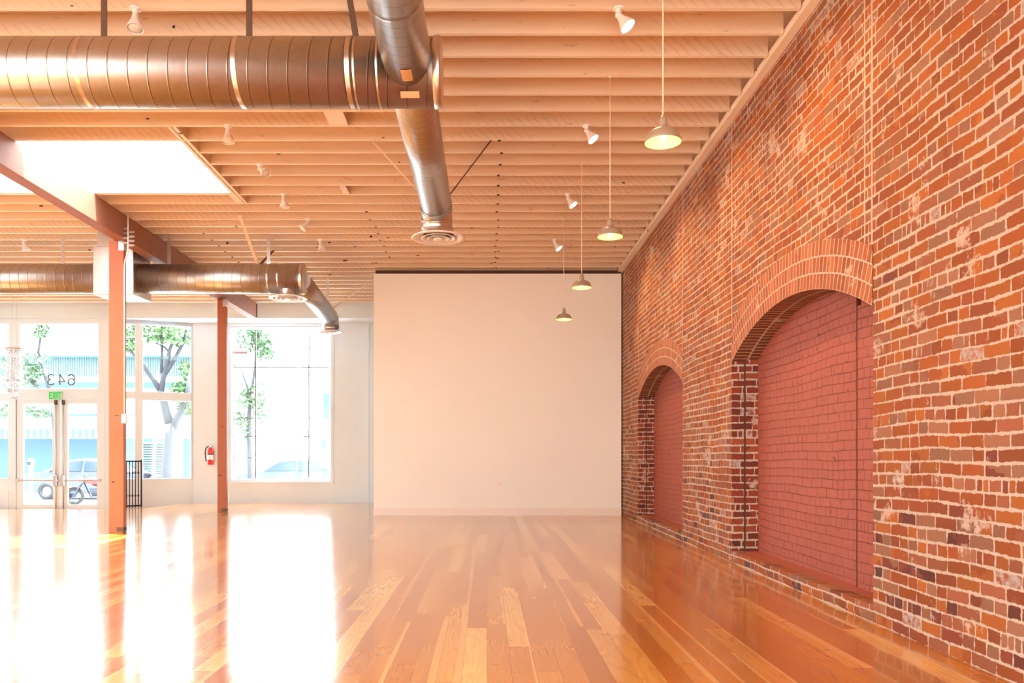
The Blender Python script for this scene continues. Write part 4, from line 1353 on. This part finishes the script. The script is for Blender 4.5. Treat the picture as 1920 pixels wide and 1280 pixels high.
# ------------------------------------------------------------------ motorcycles
def motorcycle(loc, rz, label, tank, small=False):
    r = empty('motorcycle', loc, label, 'motorcycle', 'motorcycles parked on the sidewalk', (0, 0, rz))
    for x in (-.68, .72):
        w = MB().torus((x, 0, .30), .245, .06, 'Y', 24, 8).build('wheel', M['rubber'], r)
        m = MB()
        for k in range(8):
            t = PI * k / 8
            m.bar((x - .23 * math.cos(t), 0, .30 - .23 * math.sin(t)), (x + .23 * math.cos(t), 0, .30 + .23 * math.sin(t)), .012, .012, (0, 1, 0))
        m.build('spokes', M['engine'], w)
        MB().tube([(x, -.09, .30), (x, .09, .30)], .045, 12).build('hub', M['engine'], w)
    for s in (-1, 1):
        MB().tube([(.72, s * .10, .30), (.44, s * .10, .88)], .025, 10).build('fork_tube', M['engine'], r)
        MB().tube([(-.68, s * .12, .30), (-.40, s * .13, .68)], .022, 8).build('shock_absorber', M['engine'], r)
        MB().tube([(.42, s * .05, .93), (.36, s * .22, 1.04), (.22, s * .36, 1.05)], .014, 8).build('handlebar', M['engine'], r)
    MB().tube([(.45, 0, .82), (.2, 0, .70), (-.35, 0, .58), (-.68, 0, .32)], .03, 8).build('frame_tube', M['black'], r)
    MB().tube([(.44, 0, .78), (.25, 0, .32), (-.2, 0, .24), (-.66, 0, .30)], .025, 8).build('frame_tube', M['black'], r)
    MB().sphere((.15, 0, .80), .2, 18, 12, (1.35, .72, .62)).build('fuel_tank', tank, r)
    MB().sphere((-.36, 0, .72), .2, 16, 10, (1.6, .70, .34)).build('seat', M['rubber'], r)
    e = MB()
    for k in range(5): e.box(-.02 - .01 * k, .22 + .006 * k, -.15, .15, .34 + .05 * k, .37 + .05 * k)
    e.box(-.12, .22, -.13, .13, .24, .40)
    e.build('engine', M['engine'], r)
    MB().tube([(.2, .16, .40), (.16, .18, .26), (-.3, .2, .24), (-.85, .21, .30)], [.025, .03, .045, .05], 10).build('exhaust_pipe', M['engine'], r)
    MB().sphere((.56, 0, .88), .10, 14, 10, (.9, 1, 1)).build('headlight', M['engine'], r)
    for x0, a0, a1 in ((.72, .5, 2.3), (-.68, .3, 2.2)):
        m = MB(); N = 8
        for k in range(N):
            t0, t1 = a0 + (a1 - a0) * k / N, a0 + (a1 - a0) * (k + 1) / N
            pts = []
            for t, y in ((t0, -.075), (t1, -.075), (t1, .075), (t0, .075)):
                pts.append((x0 + .335 * math.cos(t), y, .30 + .335 * math.sin(t)))
            for t, y in ((t0, -.075), (t1, -.075), (t1, .075), (t0, .075)):
                pts.append((x0 + .35 * math.cos(t), y, .30 + .35 * math.sin(t)))
            m.hexa(pts)
        m.build('fender', tank, r)
    return r


o = P(184, 940, 22.7)
motorcycle((o.x, 22.7, -.14), PI + .25, 'red motorcycle parked outside the right entry door', M['red']).scale = (.85, .85, .82)
o = P(243, 930, 22.9)
motorcycle((o.x + .1, 23.95, -.14), PI - .5, 'black motorcycle parked outside behind the folded iron gate', M['black'])
